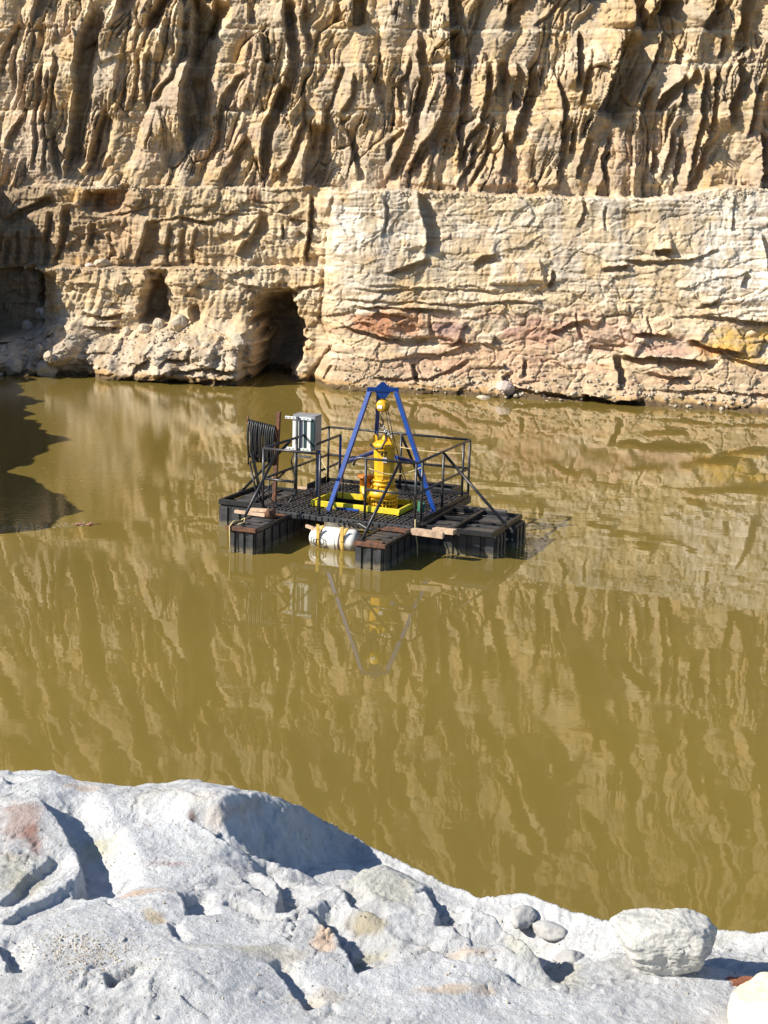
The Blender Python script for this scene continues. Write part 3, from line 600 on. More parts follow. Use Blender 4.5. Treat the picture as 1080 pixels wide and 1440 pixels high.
ds = (LX*.80+LY*.6); dt = (-LX*.6+LY*.8)                     # the rock's grain runs from upper left to lower right
fa, ga = facets(ds/.20+.5*gn(LX/.15, LY/.15, 211), dt/.11, 212)
fb, gb = facets(ds/.07+.4*gn(LX/.06, LY/.06, 213), dt/.045, 214)
fc, gc = facets(LX/.024, LY/.02, 215)
E += rough*(.010*fa+.003*fb*(.5+.5*sst(-.2, .3, gn(LX/.2, LY/.2, 216)))+.0015*fc*sst(-.1, .4, gn(LX/.13, LY/.1, 217)))
E += .018*fbm(LX/.45, LY/.4, 5, 220)+rough*.007*np.abs(gn(dt/.022+1.2*gn(LX/.1, LY/.1, 226), ds/.16, 225))+rough*.004*fbm(LX/.03, LY/.03, 3, 228)
ck = gn(dt/.11+1.1*gn(LX/.2, LY/.2, 250)+.25*gn(LX/.03, LY/.03, 252), ds/.42, 251); E -= (.3+.7*rough)*.011*(1-sst(0, .055, np.abs(ck)))*sst(-.1, .25, gn(LX/.25, LY/.2, 253))
E += rough*.006*sst(-.02, .02, ck)*sst(0, .3, gn(LX/.3, LY/.25, 254))
lay = (E*1+.06*ds)                                             # thin beds: little steps
st_ = lay/.017+.8*fbm(LX/.12, LY/.1, 3, 230); E += rough*.0035*(sst(.0, .22, st_-np.floor(st_))-(st_-np.floor(st_)))
E += sand*.0012*gn(LX/.009, LY/.009, 232)
dd = EDG-(QY-500*E0)+9*gn(LX/.12, LY/.12, 235)*0+3*gn(LX/.04, LY/.05, 236)
over = np.maximum(dd, 0)/600.
ED = sst(-40, 2, dd)
E = E0+E*(1-.85*ED)-.006*ED**3
E -= np.minimum(over*5+over**2*90, 5.2)
lcx, lcy = QX, QY
nA = fbm(LX/.35, LY/.3, 5, 240); nB = fbm(LX/.08, LY/.07, 4, 245)
lcol = np.zeros(E.shape+(3,))+c3(.53, .53, .53)
lcol = mixc(lcol, c3(.41, .41, .405), sst(0, .6, nB+.3*nA)*rough)
lcol = mixc(lcol, c3(.60, .605, .61), sand*.8)
lcol = mixc(lcol, c3(.48, .46, .37), sst(.1, .6, nA)*rough*.8)
def lspot(cx, cy, rx, ry, c, k=1.):
    global lcol
    c = [q*.86 for q in c]; e = 1-sst(.2, 1.1, np.sqrt(((QX-cx)/rx)**2+((QV-cy)/ry)**2)+.6*nB); lcol = mixc(lcol, c3(*c), e*k)
lspot(195, 1258, 55, 10, (.72, .50, .34), .8); lspot(25, 1178, 50, 28, (.42, .27, .22), .7); lspot(48, 1195, 16, 16, (.30, .16, .13), .8); lspot(115, 1108, 30, 12, (.66, .50, .38), .7)
lspot(240, 1216, 40, 6, (.42, .27, .24), .6); lspot(220, 1300, 20, 10, (.68, .54, .34), .8); lspot(330, 1155, 60, 14, (.66, .55, .46), .6); lspot(455, 1325, 25, 22, (.70, .50, .34), .8)
lspot(515, 1305, 28, 16, (.42, .35, .22), .8); lspot(530, 1335, 50, 14, (.50, .46, .33), .7); lspot(640, 1395, 70, 10, (.70, .54, .38), .7); lspot(130, 1180, 50, 14, (.62, .60, .42), .7)
lspot(30, 1240, 60, 30, (.50, .47, .36), .6); lspot(270, 1158, 8, 8, (.25, .13, .1), .8); lspot(650, 1340, 60, 6, (.68, .52, .38), .6); lspot(390, 1350, 60, 16, (.62, .56, .44), .6)
lspot(440, 1400, 80, 14, (.64, .54, .42), .5); lspot(300, 1345, 50, 14, (.58, .57, .44), .5); lspot(980, 1302, 30, 4, (.68, .55, .42), .5)
lspot(280, 1130, 40, 20, (.66, .58, .48), .5)
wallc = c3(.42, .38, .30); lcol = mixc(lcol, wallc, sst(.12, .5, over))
mat_ledge = rock_mat('pale_sandstone', 26, 190, .012, .004, gain=.20)
tag(grid_mesh('rock_ledge', LX, LY, ZL+E, mat_ledge, lcol), 'pale dusty sandstone ledge in the foreground above the water', kind='structure')
def ledge_z(px, py):
    z = ZL
    for _ in range(14):
        x, y = ground(px, py, z)
        i = min(max(np.searchsorted(gy, y), 0), len(gy)-1); j = min(max(np.searchsorted(gx, x), 0), len(gx)-1); z = .5*z+.5*(ZL+max(E[i, j], -.4))
    return x, y, ZL+E[i, j]

# ------------------------------------------------------------------ ROCKS
def ico(sub):
    import bmesh
    bm = bmesh.new(); bmesh.ops.create_icosphere(bm, subdivisions=sub, radius=1)
    v = np.array([p.co[:] for p in bm.verts]); f = [[q.index for q in g.verts] for g in bm.faces]; bm.free(); return v, f
def rock(name, loc, size, seed, sub, material, planes=16, rz=0., cut=None, fine=.5):
    rg = np.random.RandomState(seed); v, f = ico(sub)
    n = rg.normal(size=(planes, 3)); n /= np.linalg.norm(n, axis=1)[:, None]; hh = rg.uniform(.70, .98, planes)
    if cut:
        n = np.vstack([n, [list(c[:3]) for c in cut]]); hh = np.append(hh, [c[3] for c in cut]); n /= np.linalg.norm(n, axis=1)[:, None]
    dt_ = v@n.T; q = np.where(dt_ > .05, hh/np.maximum(dt_, .05), 9); q = np.minimum(q, 1.02); q.sort(axis=1)
    k = .025; rad = q[:, 0]-np.maximum(0, k-(q[:, 1]-q[:, 0]))**2/(4*k)
    a = v[:, 0]*3+seed; b_ = v[:, 1]*3; c_ = v[:, 2]*3
    nn = gn(a, b_+7.1*seed, 3)+gn(b_, c_, 4)+gn(c_, a, 5)
    rad += .035*nn+fine*.018*(gn(a*3, b_*3, 6)+gn(b_*3, c_*3, 7)+gn(c_*3, a*3, 8))+fine*.010*(gn(a*9, b_*9, 9)+gn(b_*9, c_*9, 10)+gn(c_*9, a*9, 8))
    cr = np.abs(gn(a*1.1+.3*nn, c_*1.3, 12)+gn(b_*.9, a, 13)); rad -= fine*.045*(1-sst(0, .07, cr))
    co = v*rad[:, None]*np.array(size)
    me = bpy.data.meshes.new(name); me.from_pydata(co.tolist(), [], f); me.polygons.foreach_set('use_smooth', [True]*len(f)); me.materials.append(material)
    o = bpy.data.objects.new(name, me); C.objects.link(o); o.location = loc; o.rotation_euler = (0, 0, rz); return o
mat_white = rock_mat('chalky_boulder', 16, 90, .010, .004, col=(.56, .545, .50), gain=.14)
mat_cream = rock_mat('cream_boulder', 9, 90, .003, .001, col=(.80, .66, .46), gain=.10)
mat_lstone = rock_mat('ledge_stone', 22, 160, .006, .002, col=(.47, .46, .445), gain=.13)
mat_rub = rock_mat('rubble_stone', 6, 30, .03, .008, col=(.53, .45, .34), gain=.16)
mat_pink = rock_mat('pink_stone', 6, 30, .03, .008, col=(.60, .50, .44), gain=.14)
x, y, z = ledge_z(931, 1362)
o = rock('boulder', (x+.002, y+.03, z+.060), (.134, .11, .078), 5, 6, mat_white, 22, .2, fine=.8, cut=[(0, 0, 1, .78), (0, 0, -1, .8), (-.2, -1, .35, .78), (1, -.5, -.35, .86), (.9, -.2, .5, .97), (-.7, -.3, .75, .86)])
tag(o, 'chalk white boulder with a diagonal crack resting on the pale ledge by the water', 'boulder')
x, y = ground(1075, 1440, ZL)
o = rock('boulder', (x+.035, y-.055, ZL+.035), (.125, .13, .10), 9, 6, mat_cream, 5, .3, fine=.35)
tag(o, 'smooth cream boulder cut off by the bottom right corner', 'boulder')
# rust-stained flake beside it
x, y, z = ledge_z(1055, 1384)
mf = MB(); pts = []
out = [(-.055, .006), (-.048, .014), (-.030, .012), (-.012, .019), (.02, .016), (.05, .022), (.07, .012), (.06, -.012), (.03, -.016), (.004, -.02), (-.02, -.012), (-.042, -.013), (-.036, -.002)]
mf.prism([(a, b_, .0) for a, b_ in out], (0, 0, .008))
o = mf.build('rock_flake', rock_mat('rust_red_stone', 30, 120, .004, .002, col=(.30, .12, .07), gain=.4)); o.location = (x, y, z+.001); o.rotation_euler = (.05, -.05, -.12)
tag(o, 'thin rust red flake of stone lying between the two boulders', 'stone')
SM = [(800,1350,.040,'small flat stone at the edge of the blue shadow left of the white boulder'), (735,1296,.05,'low rounded stone near the water right of the big shaded slope'),
      (772,1312,.045,'squat stone just below the low rounded stone by the water'), (340,1204,.022,'small knob of stone in the shade under the tallest ledge hump'),
      (383,1212,.014,'tiny knob of stone deep in the shade under the tallest ledge hump'), (283,1296,.012,'tiny loose stone right of the yellowish bump'), (172,1322,.010,'dark speck of stone on the smooth sand patch'),
      (213,1398,.009,'lone dark pebble low on the smooth sand patch'), (304,1174,.012,'brown pebble beside the shaded hollow of the ledge'), (218,1430,.008,'pebble right of the low mound at the bottom edge')]
for k, (a, b_, s, lb) in enumerate(SM):
    x, y, z = ledge_z(a, b_)
    o = rock('stone', (x, y, z+s*.15), (s*1.1, s*.75, s*.5), 30+k, 4, mat_lstone, 12, k*1.3); tag(o, lb, 'stone', 'small stones lying on the pale ledge')
# loose grit on the ledge: nobody could count it
rg = random.Random(3); gv = []; gf = []
for k in range(2600):
    if k < 900: a = rg.gauss(125, 45); b_ = rg.gauss(1340, 16)
    else: a = rg.uniform(0, 1080); b_ = rg.uniform(1100, 1440)
    if b_ < np.interp(a, EX, EY)+12: continue
    x, y, z = ledge_z(a, b_); s = rg.uniform(.0008, .0026)*(1.8 if rg.random() < .05 else 1); i = len(gv)
    for d in ((1, 0, 0), (0, 1, 0), (-1, 0, 0), (0, -1, 0), (0, 0, 1), (0, 0, -1)):
        gv.append((x+d[0]*s*rg.uniform(.7, 1.3), y+d[1]*s*rg.uniform(.7, 1.3), z+s*.3+d[2]*s*.8))
    gf += [(i, i+1, i+4), (i+1, i+2, i+4), (i+2, i+3, i+4), (i+3, i, i+4), (i+1, i, i+5), (i+2, i+1, i+5), (i+3, i+2, i+5), (i, i+3, i+5)]
me = bpy.data.meshes.new('grit'); me.from_pydata(gv, [], gf); me.materials.append(mat_rub); o = bpy.data.objects.new('grit', me); C.objects.link(o)
tag(o, 'loose grit scattered over the pale ledge', kind='stuff')

RUB = [(17,488,36,30,'large rounded grey white boulder at the far left waterline'), (49,499,27,24,'pitted boulder just right of the large one at the far left waterline'), (90,503,30,26,'knobbly boulder above the small dark hollow at the left waterline'),
       (40,456,17,18,'pale block leaning on the left rubble slope below the dark wall'), (57,437,14,18,'upright brown rock standing on the left rubble slope'), (80,480,14,18,'small grey rock wedged at the middle of the left rubble slope'),
       (97,485,13,16,'pointed small rock right of the wedged grey one'), (185,462,11,15,'stub of rock on the lip of the rubble left of the shaded recess'), (157,458,9,9,'round dark cobble under the small overhang on the left'),
       (210,456,18,16,'leftmost of the pale rocks heaped in front of the shaded recess'), (230,450,17,16,'pale rounded rock in the middle of the heap before the shaded recess'), (259,447,26,22,'large square block perched at the top of the rubble mound'),
       (148,368,26,13,'cream cone of fallen rock on the middle bench at the left'), (345,470,22,22,'lumpy rock hanging at the left edge of the cave'), (704,532,22,22,'pinkish boulder with a dark shadow at the waterline right of the blue tripod'),
       (673,547,24,12,'flat rock at the waterline left of the pinkish boulder'), (721,268,13,9,'small rock lying on the terrace edge in the middle'), (128,372,12,8,'yellow brown cobble on the middle bench beside the cream cone')]
for k, (a, b_, w_, h_, lb) in enumerate(RUB):
    x, y, z = wall_y(a, b_+h_*.25); s = 44.
    o = rock('boulder', (x, y-w_/s*.12, z+h_/s*.1), (w_/s*.58, w_/s*.5, h_/s*.58), 60+k, 5, mat_pink if k in (14, 4, 17) else mat_rub, 18, k*.9); tag(o, lb, 'boulder', 'boulders fallen along the foot of the cliff')
# countless small rubble on the toe and the benches
rg = random.Random(5); gv = []; gf = []
pv, pf = ico(1)
def scatter(a, b_, s):
    j = np.searchsorted(xs, (a-540)/44.); col_ = PY[:, min(max(j, 0), PX.shape[1]-1)]
    jj = min(max(j, 0), PX.shape[1]-1); i = int(np.argmin(np.abs(col_-b_)))
    x, y, z = GX[i, jj], GY[i, jj], GZ[i, jj]; k = len(gv)
    q = [rg.uniform(.6, 1.3) for _ in range(3)]
    for p in pv:
        u_ = rg.uniform(.8, 1.15); gv.append((x+p[0]*s*q[0]*u_, y-s*.3+p[1]*s*q[1]*u_, z+p[2]*s*q[2]*u_*.8))
    gf.extend([(c[0]+k, c[1]+k, c[2]+k) for c in pf])
for k in range(420):
    a = rg.uniform(-20, 350); b_ = np.interp(a, [0, 60, 150, 250, 350], [470, 450, 462, 455, 475])+abs(rg.gauss(0, 22)); scatter(a, b_, rg.uniform(.015, .055)*(1.8 if rg.random() < .06 else 1))
for k in range(500):
    a = rg.uniform(480, 1080); b_ = 520+(a-480)*.05+rg.gauss(0, 10); scatter(a, b_, rg.uniform(.02, .08))
for k in range(420):
    a = rg.choice([rg.gauss(1000, 45), rg.gauss(620, 70), rg.gauss(140, 40)]); b_ = np.interp(a, [0, 460, 480, 760, 935, 1030, 1080], [262, 263, 268, 277, 279, 263, 268])+rg.uniform(-2, 5); scatter(a, b_, rg.uniform(.015, .05))
for k in range(160):
    a = rg.uniform(0, 440); scatter(a, 376+rg.uniform(-2, 3), rg.uniform(.02, .05))
me = bpy.data.meshes.new('rubble'); me.from_pydata(gv, [], gf); me.materials.append(mat_rub); o = bpy.data.objects.new('rubble', me); C.objects.link(o)
tag(o, 'small broken stones scattered along the foot and benches of the cliff', kind='stuff')

# ------------------------------------------------------------------ THE RAFT  (local frame: u right along the deck front, v back, z up)
YAW = -.3774; AX, AY = -2.143, 25.842
cu, su = math.cos(YAW), math.sin(YAW)
def thing(name, label, cat, base, group=None):
    o = bpy.data.objects.new(name, None); C.objects.link(o); o.empty_display_size = .2
    o.location = (AX+cu*base[0]-su*base[1], AY+su*base[0]+cu*base[1], base[2]); o.rotation_euler = (0, 0, YAW)
    o['base'] = list(base); tag(o, label, cat, group); return o
def solo(mb, name, m, label, cat, base, group=None):
    o = mb.build(name, m, off=base)
    o.location = (AX+cu*base[0]-su*base[1], AY+su*base[0]+cu*base[1], base[2]); o.rotation_euler = (0, 0, YAW)
    return tag(o, label, cat, group)
def P(t_, name, m, mb, parent=None):
    return mb.build(name, m, parent or t_, off=t_['base'])
raft = thing('pontoon_raft', 'black floating pump raft with ribbed deck and dark railings in the middle of the pond', 'raft', (1.43, 1.4, 0))
W, L = 2.87, 2.81
panel_cache = {}
def side_panel(par, c, axis, wd, z0, z1, outd):
    """a proud stepped panel on a pontoon's side; c = middle on the face, axis 0: face along u, 1: along v"""
    m = MB(); hw = wd/2; zm = z0+(z1-z0)*.46
    def bx(a0, a1, d, za, zb):
        if axis == 0: m.box((c[0]+a0, c[1], za), (c[0]+a1, c[1]+outd*d, zb), .006)
        else: m.box((c[0], c[1]+a0, za), (c[0]+outd*d, c[1]+a1, zb), .006)
    bx(-hw, hw, .030, z0, zm-.03); bx(-hw, hw, .037, zm-.027, zm+.012); bx(-hw+.004, hw-.004, .026, zm+.015, z1)
    bx(-hw, hw, .034, z0+.10, z0+.125)
    return P(raft, 'side_panel', 'panel', m, par)
def pontoon(u0, u1, v0, v1, top, nu, nv, faces='fblr', mtl='plastic'):
    m = MB(); m.box((u0+.035, v0+.035, -.34), (u1-.035, v1-.035, top), .01)
    core = P(raft, 'pontoon', mtl, m)
    for k in range(nu):
        wd = (u1-u0-.03)/nu; c = u0+.015+wd*(k+.5)
        if 'f' in faces: side_panel(core, (c, v0+.033), 0, wd-.085, -.3, top-.035, -1)
        if 'b' in faces: side_panel(core, (c, v1-.033), 0, wd-.085, -.3, top-.035, 1)
    for k in range(nv):
        wd = (v1-v0-.03)/nv; c = v0+.015+wd*(k+.5)
        if 'l' in faces: side_panel(core, (u0+.033, c), 1, wd-.085, -.3, top-.035, -1)
        if 'r' in faces: side_panel(core, (u1-.033, c), 1, wd-.085, -.3, top-.035, 1)
    return core
F2 = pontoon(.0, .55, -1.36, 1.1, .40, 3, 8, 'flr')
F3 = pontoon(2.33, 2.88, -1.38, 1.1, .40, 3, 8, 'flr')
F1 = pontoon(-1.08, .4, .30, .92, .40, 6, 3, 'fblr')
F1b = pontoon(-1.08, .4, 1.24, 1.86, .40, 6, 3, 'fblr')
F4 = pontoon(2.75, 4.26, .30, .88, .40, 6, 3, 'fblr')
F4b = pontoon(2.75, 4.34, 1.15, 1.80, .40, 6, 3, 'fblr')
F5 = pontoon(1.0, 1.62, 2.3, 3.72, .40, 3, 6, 'fblr'); F5b = pontoon(1.82, 2.44, 2.3, 3.6, .40, 3, 6, 'fblr')
def beam(a, b_, m_='steel', name='frame_beam'): return P(raft, name, m_, MB().box(a, b_, .005))
def rim(u0, u1, v0, v1, z0, z1, m_='steel', t=.05):
    beam((u0, v0, z0), (u1, v0+t, z1), m_); beam((u0, v1-t, z0), (u1, v1, z1), m_)
    beam((u0, v0+t+.003, z0), (u0+t, v1-t-.003, z1), m_); beam((u1-t, v0+t+.003, z0), (u1, v1-t-.003, z1), m_)
rim(-1.05, -.06, .30, 1.88, .41, .50); beam((-.55, .353, .41), (-.5, 1.827, .47)); 
rim(2.93, 4.24, .12, 1.80, .41, .50); beam((3.5, .173, .42), (3.55, 1.747, .515)); beam((2.985, 1.1, .41), (3.495, 1.15, .47)); beam((3.555, .95, .41), (4.185, 1.0, .47))
beam((3.02, 1.9, .41), (3.9, 2.0, .50), 'galv')
rim(1.0, 2.45, 2.87, 3.70, .41, .52)
beam((1.0, 3.25, .52), (2.4, 3.31, .585)); 
# lids and lumps seen inside the open side frames
rg = random.Random(8)
for (a0, a1, b0, b1) in ((-.98, -.58, .38, 1.8), (-.46, -.12, .38, 1.8), (3.0, 3.47, .2, 1.05), (3.58, 4.16, .2, .92), (3.58, 4.16, 1.04, 1.72), (1.08, 1.7, 2.95, 3.2), (1.75, 2.38, 2.95, 3.2), (1.1, 2.36, 3.34, 3.62)):
    nn_ = 4
    for k in range(nn_):
        q0 = b0+(b1-b0)*k/nn_+.015; q1 = b0+(b1-b0)*(k+1)/nn_-.015
        P(raft, 'float_lid', 'deck', MB().box((a0+rg.uniform(0, .03), q0, .385), (a1-rg.uniform(0, .05), q1, .405+rg.uniform(.01, .045)), .012))
# rusty steel plates and black slats on the two front arms
for u0 in (.0, 2.34):
    beam((u0-.01, -1.40, .385), (u0+.56, -1.33, .455), 'rust', 'edge_angle')
    beam((u0+.51, -1.325, .39), (u0+.56, -.05, .45), 'steel', 'edge_angle'); beam((u0-.01, -1.325, .39), (u0+.04, -.05, .45), 'steel', 'edge_angle')
    P(raft, 'steel_plate', 'rust', MB().box((u0+.045, -.34, .43), (u0+.505, -.06, .452), .003))
    for k in range(9):
        q = -1.30+k*.104
        P(raft, 'top_slat', 'deck', MB().box((u0+.05, q, .405), (u0+.50, q+.085, .428+.012*(k % 2)), .008))
P(raft, 'steel_plate', 'rust', MB().box((2.40, -1.30, .442), (2.80, -1.18, .456), .003))
# deck frame
D0 = [(-.03, -.06, .40, W+.03, .0, .485), (-.03, L-.04, .40, W+.03, L+.02, .485), (-.06, -.06, .40, -.035, L+.02, .50), (W+.035, -.06, .38, W+.06, L+.02, .50)]
for a in D0: beam(a[:3], a[3:], 'plastic')
for vv in (.5, 1.6, 2.2): beam((-.03, vv, .38), (.0+W+.03, vv+.07, .455))
P(raft, 'kick_plate', 'steel', MB().box((-.05, 1.95, .505), (-.03, L, .60), .003)); P(raft, 'kick_plate', 'steel', MB().box((0, L+.005, .505), (W, L+.02, .58), .003))
P(raft, 'kick_plate', 'steel', MB().box((W+.01, .35, .505), (W+.03, L, .57), .003))
# deck panels: moulded tiles with raised ribs, one mesh shared
NU, NV = 12, 20; du, dv = (W+.02)/NU, (L+.0)/NV
tile = MB(); tile.box((0, 0, 0), (du-.012, dv-.012, .035), .006)
for k in range(3):
    a = .02+k*(du-.03)/3; tile.box((a, .018, .035), (a+(du-.03)/3-.022, dv-.03, .058), .010)
tme = None; ntile = 0; b0 = raft['base']
for i in range(NU):
    for j in range(NV):
        a = -.01+i*du; b_ = -.03+j*dv
        if .60 < a+du/2 < 2.44 and .58 < b_+dv/2 < 1.55: continue
        if tme is None: o = tile.build('deck_panel', 'deck', raft); tme = o.data
        else: o = bpy.data.objects.new('deck_panel', tme); C.objects.link(o); o.parent = raft
        o.location = (a-b0[0], b_-b0[1], .455+rg.uniform(-.003, .003)-b0[2]); o.rotation_euler = (rg.gauss(0, .006), rg.gauss(0, .006), rg.gauss(0, .004)); ntile += 1
# front lip: short moulded tabs hanging over the edge
for k in range(24):
    a = .0+k*.119
    P(raft, 'edge_tab', 'deck', MB().box((a+.01, -.085, .40+rg.uniform(-.01, .01)), (a+.105, -.063, .475), .008))
# railings
ZT, ZM, r_ = 1.57, 1.03, .024
def tube(pts, m_='rail', name='rail', r=.024, n=8): return P(raft, name, m_, MB().tube(pts, r, n))
def post(u_, v_, z1=ZT, m_='rail', r=r_, z0=.50): tube([(u_, v_, z0), (u_, v_, z1)], m_, 'rail_post', r); P(raft, 'base_plate', 'steel', MB().box((u_-.05, v_-.05, z0), (u_+.05, v_+.05, z0+.01), .002))
tube([(0, .0, ZT), (1.09, -.0, ZT)], name='top_rail'); tube([(0, 0, ZM), (.62, 0, ZM)], name='mid_rail'); tube([(.62, 0, ZT-.02), (.62, 0, ZM-.12)], name='rail_post')
tube([(1.72, .0, ZT-.14), (1.75, .0, ZT-.03), (1.83, .0, ZT), (W, 0, ZT)], name='top_rail'); tube([(1.95, 0, ZM), (W, 0, ZM)], name='mid_rail')
for a, b_ in ((0, 0), (1.09, 0), (1.95, 0), (W, 0), (W, .30), (W, 1.37), (W, 2.45), (W, L), (0, L), (1.5, L), (0, 1.35)): post(a, b_)
tube([(W, 0, ZT), (W, L, ZT)], name='top_rail'); tube([(W, 0, ZM), (W, L, ZM)], name='mid_rail')
tube([(0, 0, ZT), (0, L, ZT)], name='top_rail'); tube([(0, 0, ZM), (0, L, ZM)], name='mid_rail')
tube([(0, L, ZT), (W, L, ZT)], name='top_rail'); tube([(0, L, ZM), (W, L, ZM)], name='mid_rail')
post(.57, 1.12, 1.42, 'blue', .027); post(.57, 2.07, ZT, 'blue', .025)
tube([(.57, .95, ZT-.02), (.57, 2.07, ZT)], name='inner_rail'); tube([(.57, 1.12, ZM), (.57, 2.07, ZM+.02)], name='inner_rail')
# diagonal braces out to the pontoons
for a, b_ in (((.27, .0, ZT-.03), (.14, -1.1, .46)), ((2.56, 0, ZT-.03), (2.44, -1.30, .46)), ((W, 1.36, ZT-.03), (4.22, .85, .50)), ((0, 1.08, ZT-.03), (-1.03, 1.2, .5)), ((1.5, L, ZT-.03), (1.62, 3.66, .52))):
    tube([a, b_], 'steel', 'brace', .027); P(raft, 'brace_foot', 'steel', MB().box((b_[0]-.05, b_[1]-.05, b_[2]-.03), (b_[0]+.05, b_[1]+.05, b_[2]+.012), .003))
tube([(-.35, .35, .5), (0, .9, 1.02)], 'steel', 'brace', .018)
tube([(.05, -.02, .52), (-.12, -.1, .75)], 'steel', 'brace', .014)

# white cylinder float slung under the front edge
fl_ = thing('buoyancy_drum', 'white cylindrical float strapped under the front edge of the raft deck', 'float', (1.47, -.17, 0))
prof = [(.02, -.46), (.10, -.445), (.17, -.40), (.205, -.32), (.212, -.24), (.212, .06), (.218, .065), (.218, .085), (.212, .09), (.212, .12), (.218, .125), (.218, .145), (.212, .15), (.212, .36), (.19, .42), (.13, .45), (.02, .46)]
P(fl_, 'drum', 'white', MB().lathe((1.47, -.17, .13), prof, 36, 'x'))
for a, m_ in ((-.22, 'strap'), (.23, 'strap')):
    P(fl_, 'strap', m_, MB().lathe((1.47+a, -.17, .13), [(.216, -.035), (.222, -.03), (.222, .03), (.216, .035)], 36, 'x'))
    P(fl_, 'strap_tail', m_, MB().box((1.47+a-.03, -.405, .16), (1.47+a+.03, -.39, .42), .003))
P(fl_, 'band', 'rust', MB().lathe((1.47+.16, -.17, .13), [(.215, -.01), (.2205, -.006), (.2205, .006), (.215, .01)], 36, 'x'))
for s_ in (-1, 1):
    k = MB(); c_ = (1.47-.22+s_*.09, -.395)
    k.tube([(c_[0]-s_*.07, c_[1], .20), (c_[0]+.03*s_, c_[1]-.01, .17), (c_[0]+.03*s_, c_[1]-.01, .09), (c_[0]-s_*.05, c_[1], .06)], .009, 6, closed=True)
    P(fl_, 'buckle', 'rubber', k)
# rubbish of fittings hanging at the deck edge
hh = MB()
for k in range(7): hh.tube([(1.5+k*.085, -.09, .44), (1.52+k*.085, -.14, .40+.02*(k % 3)), (1.56+k*.085, -.12, .36)], .016, 6)
hh.tube([(1.75, -.12, .42), (1.95, -.2, .46), (2.1, -.22, .40), (2.3, -.3, .41)], .035, 8)
P(raft, 'shackle_row', 'rubber', hh)

# yellow hatch frame
hf = thing('hatch_frame', 'yellow steel frame around the opening in the raft deck under the pump', 'frame', (1.5, 1.05, .5))
U0, U1, V0, V1 = .66, 2.36, .60, 1.52
for a, b_ in (((U0, V0, .5), (U1, V0+.05, .605)), ((U0, V1-.05, .5), (U1, V1, .605)), ((U0, V0+.052, .5), (U0+.05, V1-.052, .605)), ((U1-.05, V0+.052, .5), (U1, V1-.052, .605))):
    P(hf, 'frame_bar', 'lemon', MB().box(a, b_, .006))
for q in (U0, U1-.05): P(hf, 'corner_gusset', 'lemon', MB().box((q+.003, V0-.03, .5), (q+.047, V0-.002, .56), .003))

# tripod
tr = thing('lifting_tripod', 'tall blue steel lifting tripod standing on the raft deck above the pump', 'tripod', (1.75, 1.2, .5))
fL, fR, fB = Vector((1.127, .319, .5)), Vector((2.80, 1.19, .5)), Vector((1.22, 2.2, .5))
mid = (fL+fR)/2; nd = Vector((-.46, .89, 0)); bd = (fR-fL).normalized()
apx = mid+nd*.42; apx.z = 2.575; tL = apx-bd*.235; tR = apx+bd*.235; tB = apx-bd*.07+nd*.07
for a, b_ in ((fL, tL), (fR, tR), (fB, tB)):
    P(tr, 'leg', 'blue', MB().tube([a+Vector((0, 0, .01)), b_], .036, square=True))
    P(tr, 'foot_plate', 'blue' if a is not fL else 'steel', MB().box((a.x-.09, a.y-.09, .504), (a.x+.09, a.y+.09, .518), .003))
P(tr, 'top_beam', 'blue', MB().tube([tL-bd*.045+Vector((0, 0, .045)), tR+bd*.045+Vector((0, 0, .045))], .035, square=True))
up_ = Vector((0, 0, 1)); ny = Vector((bd.y, -bd.x, 0))*.05
pl = [apx+bd*q[0]+up_*q[1]-ny for q in ((-.16, .04), (-.03, .165), (0, .175), (.03, .165), (.16, .04), (.05, -.12), (-.05, -.12))]
P(tr, 'lifting_plate', 'blue', MB().prism(pl, ny*.3))
P(tr, 'lifting_plate', 'blue', MB().prism([p_+ny*1.2 for p_ in pl], ny*.3))
def at(a, b_, z): return a+(b_-a)*((z-a.z)/(b_.z-a.z))
cB = at(fB, tB, 1.38); cL = at(fL, tL, 1.34); cR = at(fR, tR, 1.34)
P(tr, 'cross_bar', 'blue', MB().tube([cL, cB], .028, square=True)); P(tr, 'cross_bar', 'blue', MB().tube([cR, cB], .028, square=True))

# chain hoist
hc = Vector((apx.x+.0, apx.y, 2.33))
hs = thing('chain_hoist', 'yellow round chain hoist hanging from the top of the blue tripod', 'hoist', tuple(hc))
P(hs, 'housing', 'yellow', MB().lathe(tuple(hc), [(.04, -.09), (.085, -.085), (.105, -.06), (.105, .04), (.12, .045), (.12, .06), (.10, .065), (.09, .09), (.03, .095)], 24, 'y'))
P(hs, 'name_plate', 'panelwhite', MB().box((hc.x-.055, hc.y-.10, hc.z-.045), (hc.x+.035, hc.y-.088, hc.z+.015), .003))
P(hs, 'top_hook', 'yellow', MB().tube([hc+Vector((0, 0, .09)), hc+Vector((.0, 0, .15)), hc+Vector((.03, 0, .18)), hc+Vector((0, 0, .21)), hc+Vector((-.03, 0, .18))], .014, 6))
def chain(pts, link=.045, r=.006):
    m = MB(); k = 0
    for a, b_ in zip(pts[:-1], pts[1:]):
        a = Vector(a); b_ = Vector(b_); n_ = max(1, int((b_-a).length/link)); d_ = (b_-a)/n_; t_ = d_.normalized()
        s_ = t_.orthogonal().normalized(); s2 = t_.cross(s_)
        for i in range(n_):
            c_ = a+d_*(i+.5); q = s_ if k % 2 else s2; k += 1; h_ = link*.62
            m.tube([c_+t_*h_, c_+q*.016+t_*h_*.5, c_+q*.016-t_*h_*.5, c_-t_*h_, c_-q*.016-t_*h_*.5, c_-q*.016+t_*h_*.5], r, 5, closed=True)
    return m
PC = Vector((1.86, 1.06, 0))
hook = Vector((hc.x-.01, hc.y, 2.02))
P(hs, 'load_chain', 'chain', chain([hc-Vector((0, 0, .09)), hook+Vector((0, 0, .06))]))
